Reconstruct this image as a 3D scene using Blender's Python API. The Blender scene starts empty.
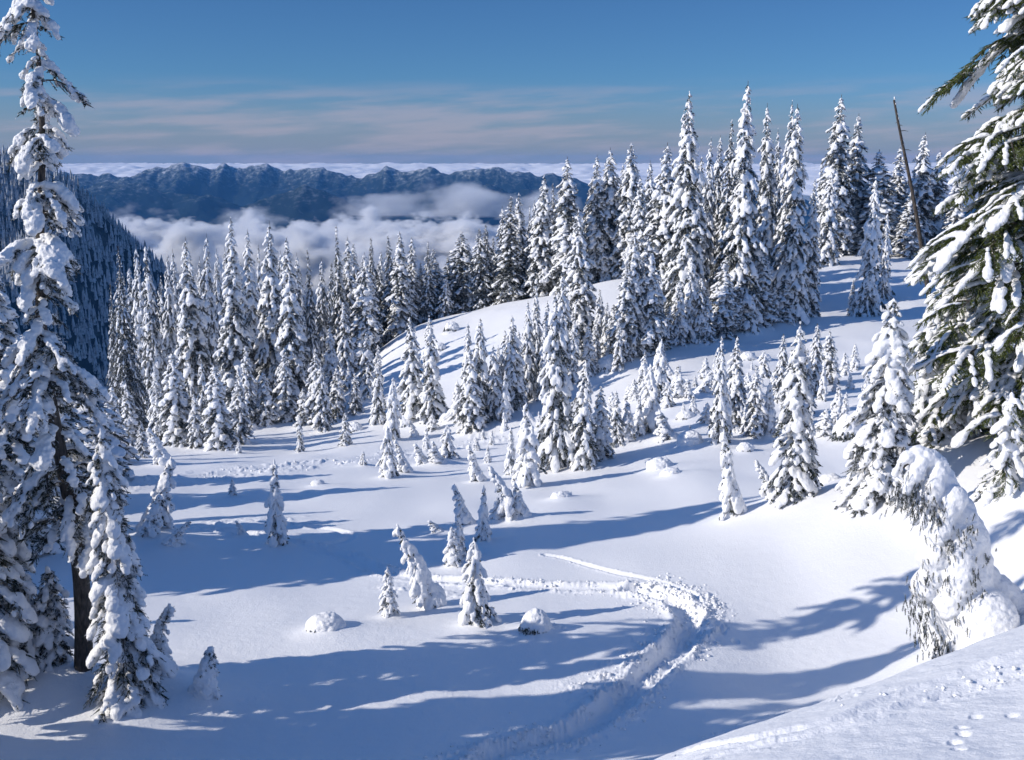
import bpy, bmesh, math, random
import numpy as np
from mathutils import Vector

R = math.radians
sc = bpy.context.scene
COL = sc.collection

# ------------------------------------------------------------------ camera
F, CX, CY = 1098.0, 512.0, 380.0                 # focal length and centre in pixels of the photograph
PITCH = math.atan(220.0 / F)
cam = bpy.data.cameras.new('camera')
cam.sensor_width = 36.0
cam.lens = 36.0 * F / 1024.0
cam.clip_start = 0.1
cam.clip_end = 200000.0
camo = bpy.data.objects.new('camera', cam)
COL.objects.link(camo)
camo.location = (0, 0, 0)
camo.rotation_euler = (R(90) - PITCH, 0, 0)
sc.camera = camo

# ------------------------------------------------------------------ light
SUN_EL, SUN_OFF = 27.0, 14.0                       # elevation; degrees that the sun stands behind the picture plane, on the left
world = bpy.data.worlds.new('World')
sc.world = world
world.use_nodes = True
wn, wl = world.node_tree.nodes, world.node_tree.links
wn.clear()
sky = wn.new('ShaderNodeTexSky')
sky.sky_type = 'NISHITA'
sky.sun_disc = False
sky.sun_elevation = R(SUN_EL)
sky.sun_rotation = R(270.0 - SUN_OFF)
sky.altitude = 2200
sky.air_density = 1.0
sky.dust_density = 0.25
sky.ozone_density = 2.5
tint = wn.new('ShaderNodeMix'); tint.data_type = 'RGBA'; tint.blend_type = 'MULTIPLY'
tint.inputs['Factor'].default_value = 1.0

wl.new(sky.outputs['Color'], tint.inputs['A'])
TINT_LOW, TINT_HIGH = (0.19, 0.335, 0.50, 1), (0.50, 0.79, 1.08, 1)     # the air is deepest blue well away from the sun and low down
# thin high cloud streaks low over the horizon
geo = wn.new('ShaderNodeNewGeometry')
sep = wn.new('ShaderNodeSeparateXYZ'); wl.new(geo.outputs['Incoming'], sep.inputs[0])
def wmath(op, a, b=None):
    n = wn.new('ShaderNodeMath'); n.operation = op
    for i, v in enumerate((a, b)):
        if v is None: continue
        if isinstance(v, (int, float)): n.inputs[i].default_value = v
        else: wl.new(v, n.inputs[i])
    return n.outputs[0]
el = wmath('MULTIPLY', sep.outputs['Z'], -1.0)
tmix = wn.new('ShaderNodeMix'); tmix.data_type = 'RGBA'
tmix.inputs['A'].default_value = TINT_LOW; tmix.inputs['B'].default_value = TINT_HIGH
tr_ = wn.new('ShaderNodeMapRange'); tr_.interpolation_type = 'SMOOTHSTEP'; tr_.inputs['From Min'].default_value = 0.16; tr_.inputs['From Max'].default_value = 0.55
wl.new(el, tr_.inputs['Value']); wl.new(tr_.outputs[0], tmix.inputs['Factor']); wl.new(tmix.outputs['Result'], tint.inputs['B'])
cmb = wn.new('ShaderNodeCombineXYZ')
wl.new(wmath('MULTIPLY', sep.outputs['X'], 5.0), cmb.inputs[0])
wl.new(wmath('MULTIPLY', sep.outputs['Y'], 5.0), cmb.inputs[1])
wl.new(wmath('ADD', wmath('MULTIPLY', el, 46.0), wmath('MULTIPLY', sep.outputs['X'], 2.5)), cmb.inputs[2])
nz = wn.new('ShaderNodeTexNoise'); nz.inputs['Scale'].default_value = 1.9; nz.inputs['Detail'].default_value = 6
nz.inputs['Roughness'].default_value = 0.52
wl.new(cmb.outputs[0], nz.inputs['Vector'])
ramp = wn.new('ShaderNodeMapRange'); ramp.interpolation_type = 'SMOOTHSTEP'
ramp.inputs['From Min'].default_value = 0.40; ramp.inputs['From Max'].default_value = 0.70
wl.new(nz.outputs['Fac'], ramp.inputs['Value'])
band = wn.new('ShaderNodeMapRange'); band.interpolation_type = 'SMOOTHSTEP'
band.inputs['From Min'].default_value = 0.074; band.inputs['From Max'].default_value = 0.045
wl.new(el, band.inputs['Value'])
cirrus = wmath('MULTIPLY', wmath('MULTIPLY', ramp.outputs[0], band.outputs[0]), 0.40)
low = wn.new('ShaderNodeMapRange'); low.interpolation_type = 'SMOOTHSTEP'
low.inputs['From Min'].default_value = 0.075; low.inputs['From Max'].default_value = 0.0
low.inputs['To Max'].default_value = 0.85
wl.new(el, low.inputs['Value'])
mauve = wn.new('ShaderNodeMix'); mauve.data_type = 'RGBA'     # the thin dusky veil of cloud along the horizon
mauve.inputs['B'].default_value = (1.55, 1.75, 2.35, 1)
wl.new(low.outputs[0], mauve.inputs['Factor']); wl.new(tint.outputs['Result'], mauve.inputs['A'])
streak = wn.new('ShaderNodeMix'); streak.data_type = 'RGBA'
streak.inputs['B'].default_value = (3.2, 2.75, 3.3, 1)
wl.new(cirrus, streak.inputs['Factor']); wl.new(mauve.outputs['Result'], streak.inputs['A'])
bg = wn.new('ShaderNodeBackground'); bg.inputs['Strength'].default_value = 0.15
wl.new(streak.outputs['Result'], bg.inputs['Color'])
wo = wn.new('ShaderNodeOutputWorld'); wl.new(bg.outputs[0], wo.inputs['Surface'])

sun = bpy.data.lights.new('sun', 'SUN')
sun.energy = 4.1
sun.angle = R(0.5)
sun.color = (1.0, 0.93, 0.84)
suno = bpy.data.objects.new('sun', sun)
COL.objects.link(suno)
sdir = Vector((-math.cos(R(SUN_OFF)) * math.cos(R(SUN_EL)), -math.sin(R(SUN_OFF)) * math.cos(R(SUN_EL)), math.sin(R(SUN_EL))))
suno.rotation_euler = sdir.to_track_quat('Z', 'Y').to_euler()
suno.location = sdir * 50

sc.view_settings.view_transform = 'Standard'
sc.view_settings.look = 'None'
sc.view_settings.exposure = 0.07
sc.view_settings.gamma = 1.0
sc.view_settings.use_curve_mapping = False
sc.render.engine = 'CYCLES'
sc.cycles.max_bounces = 6
sc.cycles.diffuse_bounces = 3
sc.cycles.glossy_bounces = 1
sc.cycles.volume_bounces = 2
sc.cycles.transparent_max_bounces = 8
sc.cycles.use_denoising = True
sc.cycles.use_adaptive_sampling = True
sc.cycles.adaptive_threshold = 0.02

# ------------------------------------------------------------------ numbers: noise, rays
def _hash(ix, iy, iz, seed):
    h = (ix.astype(np.int64) * 374761393 + iy.astype(np.int64) * 668265263 + iz.astype(np.int64) * 2147483647 + seed * 974711) & 0xFFFFFFFF
    h = ((h ^ (h >> 13)) * 1274126177) & 0xFFFFFFFF
    h = h ^ (h >> 16)
    return (h & 0xFFFF) / 32767.5 - 1.0

def noise3(x, y, z, seed=0):
    ix, iy, iz = np.floor(x), np.floor(y), np.floor(z)
    fx, fy, fz = x - ix, y - iy, z - iz
    fx = fx * fx * (3 - 2 * fx); fy = fy * fy * (3 - 2 * fy); fz = fz * fz * (3 - 2 * fz)
    r = 0
    for a in (0, 1):
        wa = fx if a else 1 - fx
        for b in (0, 1):
            wb = fy if b else 1 - fy
            for c in (0, 1):
                wc = fz if c else 1 - fz
                r = r + wa * wb * wc * _hash(ix + a, iy + b, iz + c, seed)
    return r

def noise2(x, y, seed=0):
    ix, iy = np.floor(x), np.floor(y)
    fx, fy = x - ix, y - iy
    fx = fx * fx * (3 - 2 * fx); fy = fy * fy * (3 - 2 * fy)
    z = np.zeros_like(ix)
    return ((1 - fx) * (1 - fy) * _hash(ix, iy, z, seed) + fx * (1 - fy) * _hash(ix + 1, iy, z, seed)
            + (1 - fx) * fy * _hash(ix, iy + 1, z, seed) + fx * fy * _hash(ix + 1, iy + 1, z, seed))

def fbm2(x, y, octaves=4, seed=0, gain=0.5):
    r, a = 0, 1.0
    for k in range(octaves):
        r = r + a * noise2(x * 2 ** k + 17.3 * k, y * 2 ** k - 9.1 * k, seed + k)
        a *= gain
    return r

def ray(px, py):
    cx, cy = (px - CX) / F, (CY - py) / F
    fy = math.cos(PITCH) + math.sin(PITCH) * cy
    fz = -math.sin(PITCH) + math.cos(PITCH) * cy
    return cx / fy, -fz / fy            # sideways per metre forward, drop per metre forward

def drop(py): return ray(512, py)[1]

def pchip(x, y, xn):
    x, y = np.asarray(x, float), np.asarray(y, float)
    h = np.diff(x); d = np.diff(y) / h
    m = np.zeros_like(y)
    m[0], m[-1] = d[0], d[-1]
    for i in range(1, len(x) - 1):
        if d[i - 1] * d[i] > 0:
            w1, w2 = 2 * h[i] + h[i - 1], h[i] + 2 * h[i - 1]
            m[i] = (w1 + w2) / (w1 / d[i - 1] + w2 / d[i])
    k = np.clip(np.searchsorted(x, xn) - 1, 0, len(h) - 1)
    t = np.clip((xn - x[k]) / h[k], 0, 1)
    return ((2 * t ** 3 - 3 * t ** 2 + 1) * y[k] + (t ** 3 - 2 * t ** 2 + t) * h[k] * m[k]
            + (-2 * t ** 3 + 3 * t ** 2) * y[k + 1] + (t ** 3 - t ** 2) * h[k] * m[k + 1])

# ------------------------------------------------------------------ terrain: drop per metre against distance, in vertical sections
NEAR = [(2, .875), (4, .76), (8, .70), (14, .66), (20, .62)]
def py_(*pairs): return [(y, drop(p)) for y, p in pairs]
LEFT_FAR = [(130, .262), (170, .27), (250, .34), (400, .45), (900, .55)]
RIDGE_FAR = [(170, .20), (230, .27), (400, .42), (900, .55)]
sections = {
    -900: NEAR + py_((25, 750), (30, 680), (34, 630), (39, 592), (43, 566), (50, 534), (62, 496), (75, 468), (95, 446), (110, 438)) + LEFT_FAR,
    -200: NEAR + py_((25, 757), (30, 688), (34, 638), (39, 597), (43, 570), (50, 537), (62, 498), (75, 469), (95, 448), (110, 440)) + LEFT_FAR,
    0: NEAR + py_((25, 760), (30, 692), (34, 642), (39, 601), (43, 573), (50, 540), (62, 500), (75, 470), (95, 450), (110, 441)) + LEFT_FAR,
    150: NEAR + py_((25, 760), (30, 692), (34, 640), (39, 601), (43, 574), (50, 538), (62, 498), (75, 468), (92, 449), (108, 432)) + LEFT_FAR,
    300: NEAR + py_((25, 760), (30, 692), (34, 638), (39, 598), (43, 571), (50, 535), (62, 494), (75, 468), (90, 450), (105, 428), (118, 416)) + LEFT_FAR,
    375: NEAR + py_((25, 760), (30, 691), (34, 637), (39, 597), (43, 570), (50, 533), (60, 497), (74, 464), (90, 440), (106, 410), (120, 378), (135, 345), (142, 336)) + RIDGE_FAR,
    450: NEAR + py_((25, 761), (30, 690), (34, 636), (39, 594), (43, 566), (50, 528), (60, 494), (72, 467), (86, 440), (98, 418), (110, 384), (125, 345), (138, 319), (148, 309)) + RIDGE_FAR,
    530: NEAR + py_((25, 762), (30, 690), (34, 634), (38, 596), (42, 566), (47, 537), (56, 504), (66, 476), (78, 448), (90, 416), (104, 374), (120, 330), (134, 304), (143, 296)) + RIDGE_FAR,
    620: [(2, .875), (4, .76), (8, .66), (11, .60), (14, .62), (20, .605)] + py_((25, 758), (30, 686), (34, 630), (38, 590), (42, 560), (46, 538), (55, 498), (66, 462), (77, 428), (88, 396), (100, 358), (112, 322), (126, 288), (135, 274)) + RIDGE_FAR,
    700: [(2, .875), (4, .75), (7, .63), (11, drop(741)), (15, .59), (20, .59)] + py_((26, 742), (30, 680), (34, 626), (38, 586), (42, 554), (48, 516), (57, 478), (68, 440), (80, 402), (92, 370), (102, 349), (111, 333), (125, 300), (140, 272)) + RIDGE_FAR,
    780: [(2, .875), (4, .74), (7, drop(786)), (11.5, drop(715)), (15, .57), (20, .565)] + py_((26.5, 722), (31.5, 672), (36, 612), (39.5, 566), (42, 536), (44.5, 512), (47, 496), (52, 492), (58, 472), (68, 438), (80, 402), (94, 368), (108, 335), (118, 318), (132, 284), (148, 258)) + RIDGE_FAR,
    850: [(2, .875), (4, .73), (7, drop(774)), (12, drop(695)), (15, .56), (20, .545)] + py_((28, 703), (33.5, 640), (37, 586), (40, 546), (42.7, 512), (45.2, 488), (48, 478), (54, 474), (62, 452), (72, 422), (84, 388), (98, 352), (112, 318), (124, 304), (140, 266), (160, 245)) + [(190, .12), (300, .25), (500, .42), (900, .55)],
    940: [(2, .875), (4, .72), (7, drop(766)), (13, drop(661)), (15.5, .51), (17.5, .502)] + py_((28, 660), (32.3, 632), (35.4, 590), (38.4, 546), (41, 508), (43.4, 476), (45, 462), (48, 452), (53, 450), (64, 424), (82, 388), (105, 330), (140, 266), (165, 243)) + [(190, .12), (300, .25), (500, .42), (900, .55)],
    1024: [(2, .875), (4, .71), (7, drop(758)), (14, drop(628)), (16, .468), (18, .462)] + py_((28.5, 626), (31.8, 588), (34.9, 552), (37.9, 516), (40.7, 482), (43.2, 452), (44.9, 436), (48, 428), (53, 428), (64, 410), (82, 380), (105, 330), (140, 262), (165, 240)) + [(190, .12), (300, .25), (500, .42), (900, .55)],
    1250: [(2, .80), (4, .66), (7, drop(700)), (14, drop(560)), (18, drop(548))] + py_((21, 540), (24, 512), (27, 486), (30, 456), (33, 430), (36, 404), (40, 388), (50, 388), (64, 380), (82, 360), (105, 330), (140, 262), (165, 240)) + [(190, .12), (300, .25), (500, .42), (900, .55)],
    1900: [(2, .75), (4, .60), (7, drop(620)), (14, drop(500)), (18, drop(488))] + py_((21, 480), (24, 460), (27, 440), (30, 420), (33, 400), (36, 384), (40, 370), (50, 370), (64, 362), (82, 350), (105, 320), (140, 262), (165, 240)) + [(190, .12), (300, .25), (500, .42), (900, .55)],
}
LG = np.linspace(math.log(2.0), math.log(900.0), 700)
UG = np.linspace(-1.3, 1.3, 521)
_us, _cols = [], []
for px, pts in sorted(sections.items()):
    _us.append(ray(px, 470)[0])
    yy, tt = zip(*pts)
    _cols.append(pchip(np.log(yy), tt, LG))
_us, _cols = np.array(_us), np.array(_cols)
TG = np.array([pchip(_us, _cols[:, j], UG) for j in range(len(LG))]).T       # [u, l]
def _blur(a, axis, n):
    k = np.exp(-0.5 * (np.arange(-3 * n, 3 * n + 1) / n) ** 2); k /= k.sum()
    pad = [(0, 0), (0, 0)]; pad[axis] = (3 * n, 3 * n)
    b = np.pad(a, pad, mode='edge')
    return np.apply_along_axis(lambda v: np.convolve(v, k, 'valid'), axis, b)
TG = _blur(_blur(TG, 0, 7), 1, 3)

def t_at(u, l):
    fu = np.clip((u - UG[0]) / (UG[1] - UG[0]), 0, len(UG) - 1.001)
    fl = np.clip((l - LG[0]) / (LG[1] - LG[0]), 0, len(LG) - 1.001)
    iu, il = fu.astype(int), fl.astype(int)
    a, b = fu - iu, fl - il
    return ((1 - a) * (1 - b) * TG[iu, il] + a * (1 - b) * TG[iu + 1, il] + (1 - a) * b * TG[iu, il + 1] + a * b * TG[iu + 1, il + 1])

def drift(x, y):
    """wind-blown swells of the snow surface, in metres"""
    s = np.clip((y - 6) / 14.0, 0.12, 1.0)
    return s * (0.16 * noise2(x / 6.5, y / 8.5, 3) + 0.10 * noise2(x / 2.6 + 4, y / 3.7, 4) + 0.30 * noise2(x / 17.0, y / 21.0, 5))

def ground_z(x, y):
    x, y = np.atleast_1d(np.asarray(x, float)), np.atleast_1d(np.asarray(y, float))
    return -t_at(x / y, np.log(y)) * y + drift(x, y)

def hit(px, py, near=16.0, far=400.0, u=None):
    """the ground point that shows at this pixel"""
    uu, t = ray(px, py)
    if u is not None: uu = u
    ys = np.exp(np.linspace(math.log(near), math.log(far), 3000))
    g = -ground_z(uu * ys, ys) / ys
    k = np.argmax(g <= t)
    if g[k] > t: k = np.argmin(g)
    y = ys[k]
    return uu * y, y, float(ground_z(uu * y, y)[0])

# ------------------------------------------------------------------ materials
def mat(name):
    m = bpy.data.materials.new(name); m.use_nodes = True
    n, l = m.node_tree.nodes, m.node_tree.links
    return m, n, l, n['Principled BSDF']

def add(n, kind, **kw):
    x = n.new(kind)
    for k, v in kw.items():
        if k in x.inputs.keys(): x.inputs[k].default_value = v
        else: setattr(x, k, v)
    return x

def snow_mat(name, col, s1, s2, bump):
    m, n, l, b = mat(name)
    b.inputs['Base Color'].default_value = (*col, 1)
    b.inputs['Roughness'].default_value = 0.55
    b.inputs['Specular IOR Level'].default_value = 0.25
    tc = add(n, 'ShaderNodeTexCoord')
    a = add(n, 'ShaderNodeTexNoise', Scale=s1, Detail=4.0, Roughness=0.6)
    c = add(n, 'ShaderNodeTexNoise', Scale=s2, Detail=3.0, Roughness=0.7)
    l.new(tc.outputs['Object'], a.inputs['Vector']); l.new(tc.outputs['Object'], c.inputs['Vector'])
    mm = add(n, 'ShaderNodeMath', operation='ADD'); l.new(a.outputs['Fac'], mm.inputs[0]); l.new(c.outputs['Fac'], mm.inputs[1])
    bp = add(n, 'ShaderNodeBump', Strength=bump, Distance=0.06)
    l.new(mm.outputs[0], bp.inputs['Height']); l.new(bp.outputs[0], b.inputs['Normal'])
    return m
M_GROUND = snow_mat('ground_snow', (0.88, 0.885, 0.895), 2.2, 14.0, 0.32)
M_SNOW = snow_mat('clinging_snow', (0.88, 0.885, 0.895), 5.0, 22.0, 0.5)

def needle_mat(name, c1, c2, frost):
    m, n, l, b = mat(name)
    tc = add(n, 'ShaderNodeTexCoord')
    a = add(n, 'ShaderNodeTexNoise', Scale=2.3, Detail=3.0)
    f = add(n, 'ShaderNodeTexNoise', Scale=9.0, Detail=3.0, Roughness=0.7)
    l.new(tc.outputs['Object'], a.inputs['Vector']); l.new(tc.outputs['Object'], f.inputs['Vector'])
    mx = add(n, 'ShaderNodeMix', data_type='RGBA'); mx.inputs['A'].default_value = (*c1, 1); mx.inputs['B'].default_value = (*c2, 1)
    l.new(a.outputs['Fac'], mx.inputs['Factor'])
    mr = add(n, 'ShaderNodeMapRange'); mr.inputs['From Min'].default_value = 0.62 - frost; mr.inputs['From Max'].default_value = 0.68 - frost * 0.7
    l.new(f.outputs['Fac'], mr.inputs['Value'])
    fr = add(n, 'ShaderNodeMix', data_type='RGBA'); fr.inputs['B'].default_value = (0.72, 0.74, 0.77, 1)
    l.new(mr.outputs[0], fr.inputs['Factor']); l.new(mx.outputs['Result'], fr.inputs['A'])
    l.new(fr.outputs['Result'], b.inputs['Base Color'])
    b.inputs['Roughness'].default_value = 0.6
    b.inputs['Specular IOR Level'].default_value = 0.2
    return m
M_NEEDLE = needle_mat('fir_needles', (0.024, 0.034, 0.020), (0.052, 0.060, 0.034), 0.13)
M_GREEN = needle_mat('sunny_fir_needles', (0.060, 0.088, 0.022), (0.140, 0.165, 0.042), 0.04)  # sunlit brightness of the green boughs is put into this needle colour

def bark_mat():
    m, n, l, b = mat('bark')
    tc = add(n, 'ShaderNodeTexCoord')
    mp = add(n, 'ShaderNodeMapping'); mp.inputs['Scale'].default_value = (9, 9, 2.2)
    l.new(tc.outputs['Object'], mp.inputs['Vector'])
    a = add(n, 'ShaderNodeTexNoise', Scale=1.6, Detail=5.0, Roughness=0.7); l.new(mp.outputs[0], a.inputs['Vector'])
    cr = add(n, 'ShaderNodeValToRGB')
    cr.color_ramp.elements[0].position = 0.32; cr.color_ramp.elements[0].color = (0.018, 0.015, 0.013, 1)
    cr.color_ramp.elements[1].position = 0.72; cr.color_ramp.elements[1].color = (0.15, 0.125, 0.105, 1)
    l.new(a.outputs['Fac'], cr.inputs['Fac']); l.new(cr.outputs[0], b.inputs['Base Color'])
    bp = add(n, 'ShaderNodeBump', Strength=0.9, Distance=0.05); l.new(a.outputs['Fac'], bp.inputs['Height']); l.new(bp.outputs[0], b.inputs['Normal'])
    b.inputs['Roughness'].default_value = 0.85
    return m
M_BARK = bark_mat()

# ------------------------------------------------------------------ mesh helpers
def mesh_from(name, V, tris=None, quads=None, material=None, smooth=True):
    me = bpy.data.meshes.new(name)
    V = np.asarray(V, np.float32)
    fl, tot = [], []
    if tris is not None and len(tris): fl.append(np.asarray(tris, np.int32).ravel()); tot.append(np.full(len(tris), 3, np.int32))
    if quads is not None and len(quads): fl.append(np.asarray(quads, np.int32).ravel()); tot.append(np.full(len(quads), 4, np.int32))
    lv, lt = np.concatenate(fl), np.concatenate(tot)
    me.vertices.add(len(V)); me.vertices.foreach_set('co', V.ravel())
    me.loops.add(len(lv)); me.loops.foreach_set('vertex_index', lv)
    me.polygons.add(len(lt))
    me.polygons.foreach_set('loop_start', np.concatenate([[0], np.cumsum(lt)[:-1]]).astype(np.int32))
    me.polygons.foreach_set('loop_total', lt)
    me.polygons.foreach_set('use_smooth', np.full(len(lt), smooth))
    me.update(calc_edges=True)
    if material: me.materials.append(material)
    return me

def grid_faces(nr, nc):
    i = np.arange(nr * nc).reshape(nr, nc)
    return np.stack([i[:-1, :-1].ravel(), i[:-1, 1:].ravel(), i[1:, 1:].ravel(), i[1:, :-1].ravel()], 1)

def obj(name, me, parent=None):
    o = bpy.data.objects.new(name, me); COL.objects.link(o)
    if parent: o.parent = parent
    return o

def tag(o, label=None, cat=None, group=None, kind=None):
    if label: o['label'] = label
    if cat: o['category'] = cat
    if group: o['group'] = group
    if kind: o['kind'] = kind
    return o

def _ico(sub):
    bm = bmesh.new(); bmesh.ops.create_icosphere(bm, subdivisions=sub, radius=1.0)
    bm.verts.ensure_lookup_table()
    v = np.array([x.co[:] for x in bm.verts]); f = np.array([[q.index for q in p.verts] for p in bm.faces]); bm.free()
    return v, f
ICO = {s: _ico(s) for s in (1, 2, 3)}

def fuse(blobs, voxel, seed, rough=1.0, sub=2, name='snow_load'):
    """blobs: rows of centre(3), long axis dir(3), radii(3) -> one fused, lumpy snow mesh"""
    B = np.asarray(blobs, float)
    v, f = ICO[sub]
    d = B[:, 3:6] / np.maximum(np.linalg.norm(B[:, 3:6], axis=1, keepdims=True), 1e-6)
    up = np.array([0, 0, 1.0])
    s = np.cross(up, d); ns = np.linalg.norm(s, axis=1, keepdims=True)
    s = np.where(ns < 1e-3, np.array([[1.0, 0, 0]]), s / np.maximum(ns, 1e-6))
    w = np.cross(d, s)
    P = (B[:, None, 0:3] + v[None, :, 0:1] * (d * B[:, 6:7])[:, None] + v[None, :, 1:2] * (s * B[:, 7:8])[:, None] + v[None, :, 2:3] * (w * B[:, 8:9])[:, None])
    n = len(v)
    faces = (f[None] + (np.arange(len(B)) * n)[:, None, None]).reshape(-1, 3)
    me = mesh_from('blobs', P.reshape(-1, 3), tris=faces)
    t = bpy.data.objects.new('blobs', me); COL.objects.link(t)
    md = t.modifiers.new('r', 'REMESH'); md.mode = 'VOXEL'; md.voxel_size = voxel
    dg = bpy.context.evaluated_depsgraph_get(); dg.update()
    out = bpy.data.meshes.new_from_object(t.evaluated_get(dg))
    bpy.data.objects.remove(t); bpy.data.meshes.remove(me)
    out.name = name
    nv = len(out.vertices)
    co = np.empty(nv * 3, np.float32); out.vertices.foreach_get('co', co); co = co.reshape(-1, 3).astype(float)
    no = np.empty(nv * 3, np.float32); out.vertex_normals.foreach_get('vector', no); no = no.reshape(-1, 3)
    q = voxel
    a = noise3(co[:, 0] / (q * 4), co[:, 1] / (q * 4), co[:, 2] / (q * 4), seed)
    b = noise3(co[:, 0] / (q * 1.7), co[:, 1] / (q * 1.7), co[:, 2] / (q * 1.7), seed + 9)
    co = co + no * ((a * 0.75 + b * 0.42) * q * rough)[:, None]
    out.vertices.foreach_set('co', co.astype(np.float32).ravel())
    out.polygons.foreach_set('use_smooth', np.ones(len(out.polygons), bool))
    out.materials.clear(); out.materials.append(M_SNOW)
    out.update()
    return out

class Needles:
    def __init__(self): self.v, self.n = [], 0
    def blades(self, b, d, l, w, rng):
        """drooping blades: base points, unit directions, lengths, half widths; two crossed diamonds each"""
        k = len(b)
        r = rng.normal(size=(k, 3)); s = np.cross(d, r); s /= np.maximum(np.linalg.norm(s, axis=1, keepdims=True), 1e-6)
        s2 = np.cross(d, s)
        for q in (s, s2):
            m = b + d * (l * 0.45)[:, None]
            e = b + d * l[:, None]
            self.v.append(np.stack([b, m + q * w[:, None], e, b, e, m - q * w[:, None]], 1).reshape(-1, 3))
    def needles(self, b, d, l, rng, per_m=60, nl=0.07, nw=0.011):
        """needle brushes round twigs"""
        for i in range(len(b)):
            k = max(6, int(l[i] * per_m))
            t = np.linspace(0.05, 1, k) + rng.normal(0, .02, k)
            r = rng.normal(size=(k, 3)); r -= (r @ d[i])[:, None] * d[i]
            r /= np.maximum(np.linalg.norm(r, axis=1, keepdims=True), 1e-6)
            dirn = d[i] * 0.55 + r * 0.85
            p = b[i] + d[i] * (t * l[i])[:, None]
            s = np.cross(dirn, d[i]); s /= np.maximum(np.linalg.norm(s, axis=1, keepdims=True), 1e-6)
            L = nl * (1.1 - 0.4 * t)[:, None] * rng.uniform(.7, 1.2, (k, 1))
            self.v.append(np.stack([p - s * nw, p + s * nw, p + dirn * L], 1).reshape(-1, 3))
    def build(self, name, m):
        V = np.concatenate(self.v)
        return mesh_from(name, V, tris=np.arange(len(V)).reshape(-1, 3), material=m, smooth=False)

def tube(paths, material, name, seg=8):
    """paths: list of (points (k,3), radii (k,))"""
    Vs, Qs, off = [], [], 0
    for P, r in paths:
        P = np.asarray(P, float); r = np.asarray(r, float)
        d = np.gradient(P, axis=0); d /= np.maximum(np.linalg.norm(d, axis=1, keepdims=True), 1e-9)
        ref = np.where(np.abs(d[:, 2:3]) > 0.9, np.array([[1.0, 0, 0]]), np.array([[0, 0, 1.0]]))
        s = np.cross(ref, d); s /= np.linalg.norm(s, axis=1, keepdims=True); w = np.cross(d, s)
        a = np.linspace(0, 2 * np.pi, seg, endpoint=False)
        V = P[:, None] + r[:, None, None] * (np.cos(a)[None, :, None] * s[:, None] + np.sin(a)[None, :, None] * w[:, None])
        k = len(P); i = np.arange(k * seg).reshape(k, seg)
        j = np.roll(i, -1, axis=1)
        Qs.append(np.stack([i[:-1].ravel(), j[:-1].ravel(), j[1:].ravel(), i[1:].ravel()], 1) + off)
        Vs.append(V.reshape(-1, 3)); off += k * seg
    return mesh_from(name, np.concatenate(Vs), quads=np.concatenate(Qs), material=material)

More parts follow.
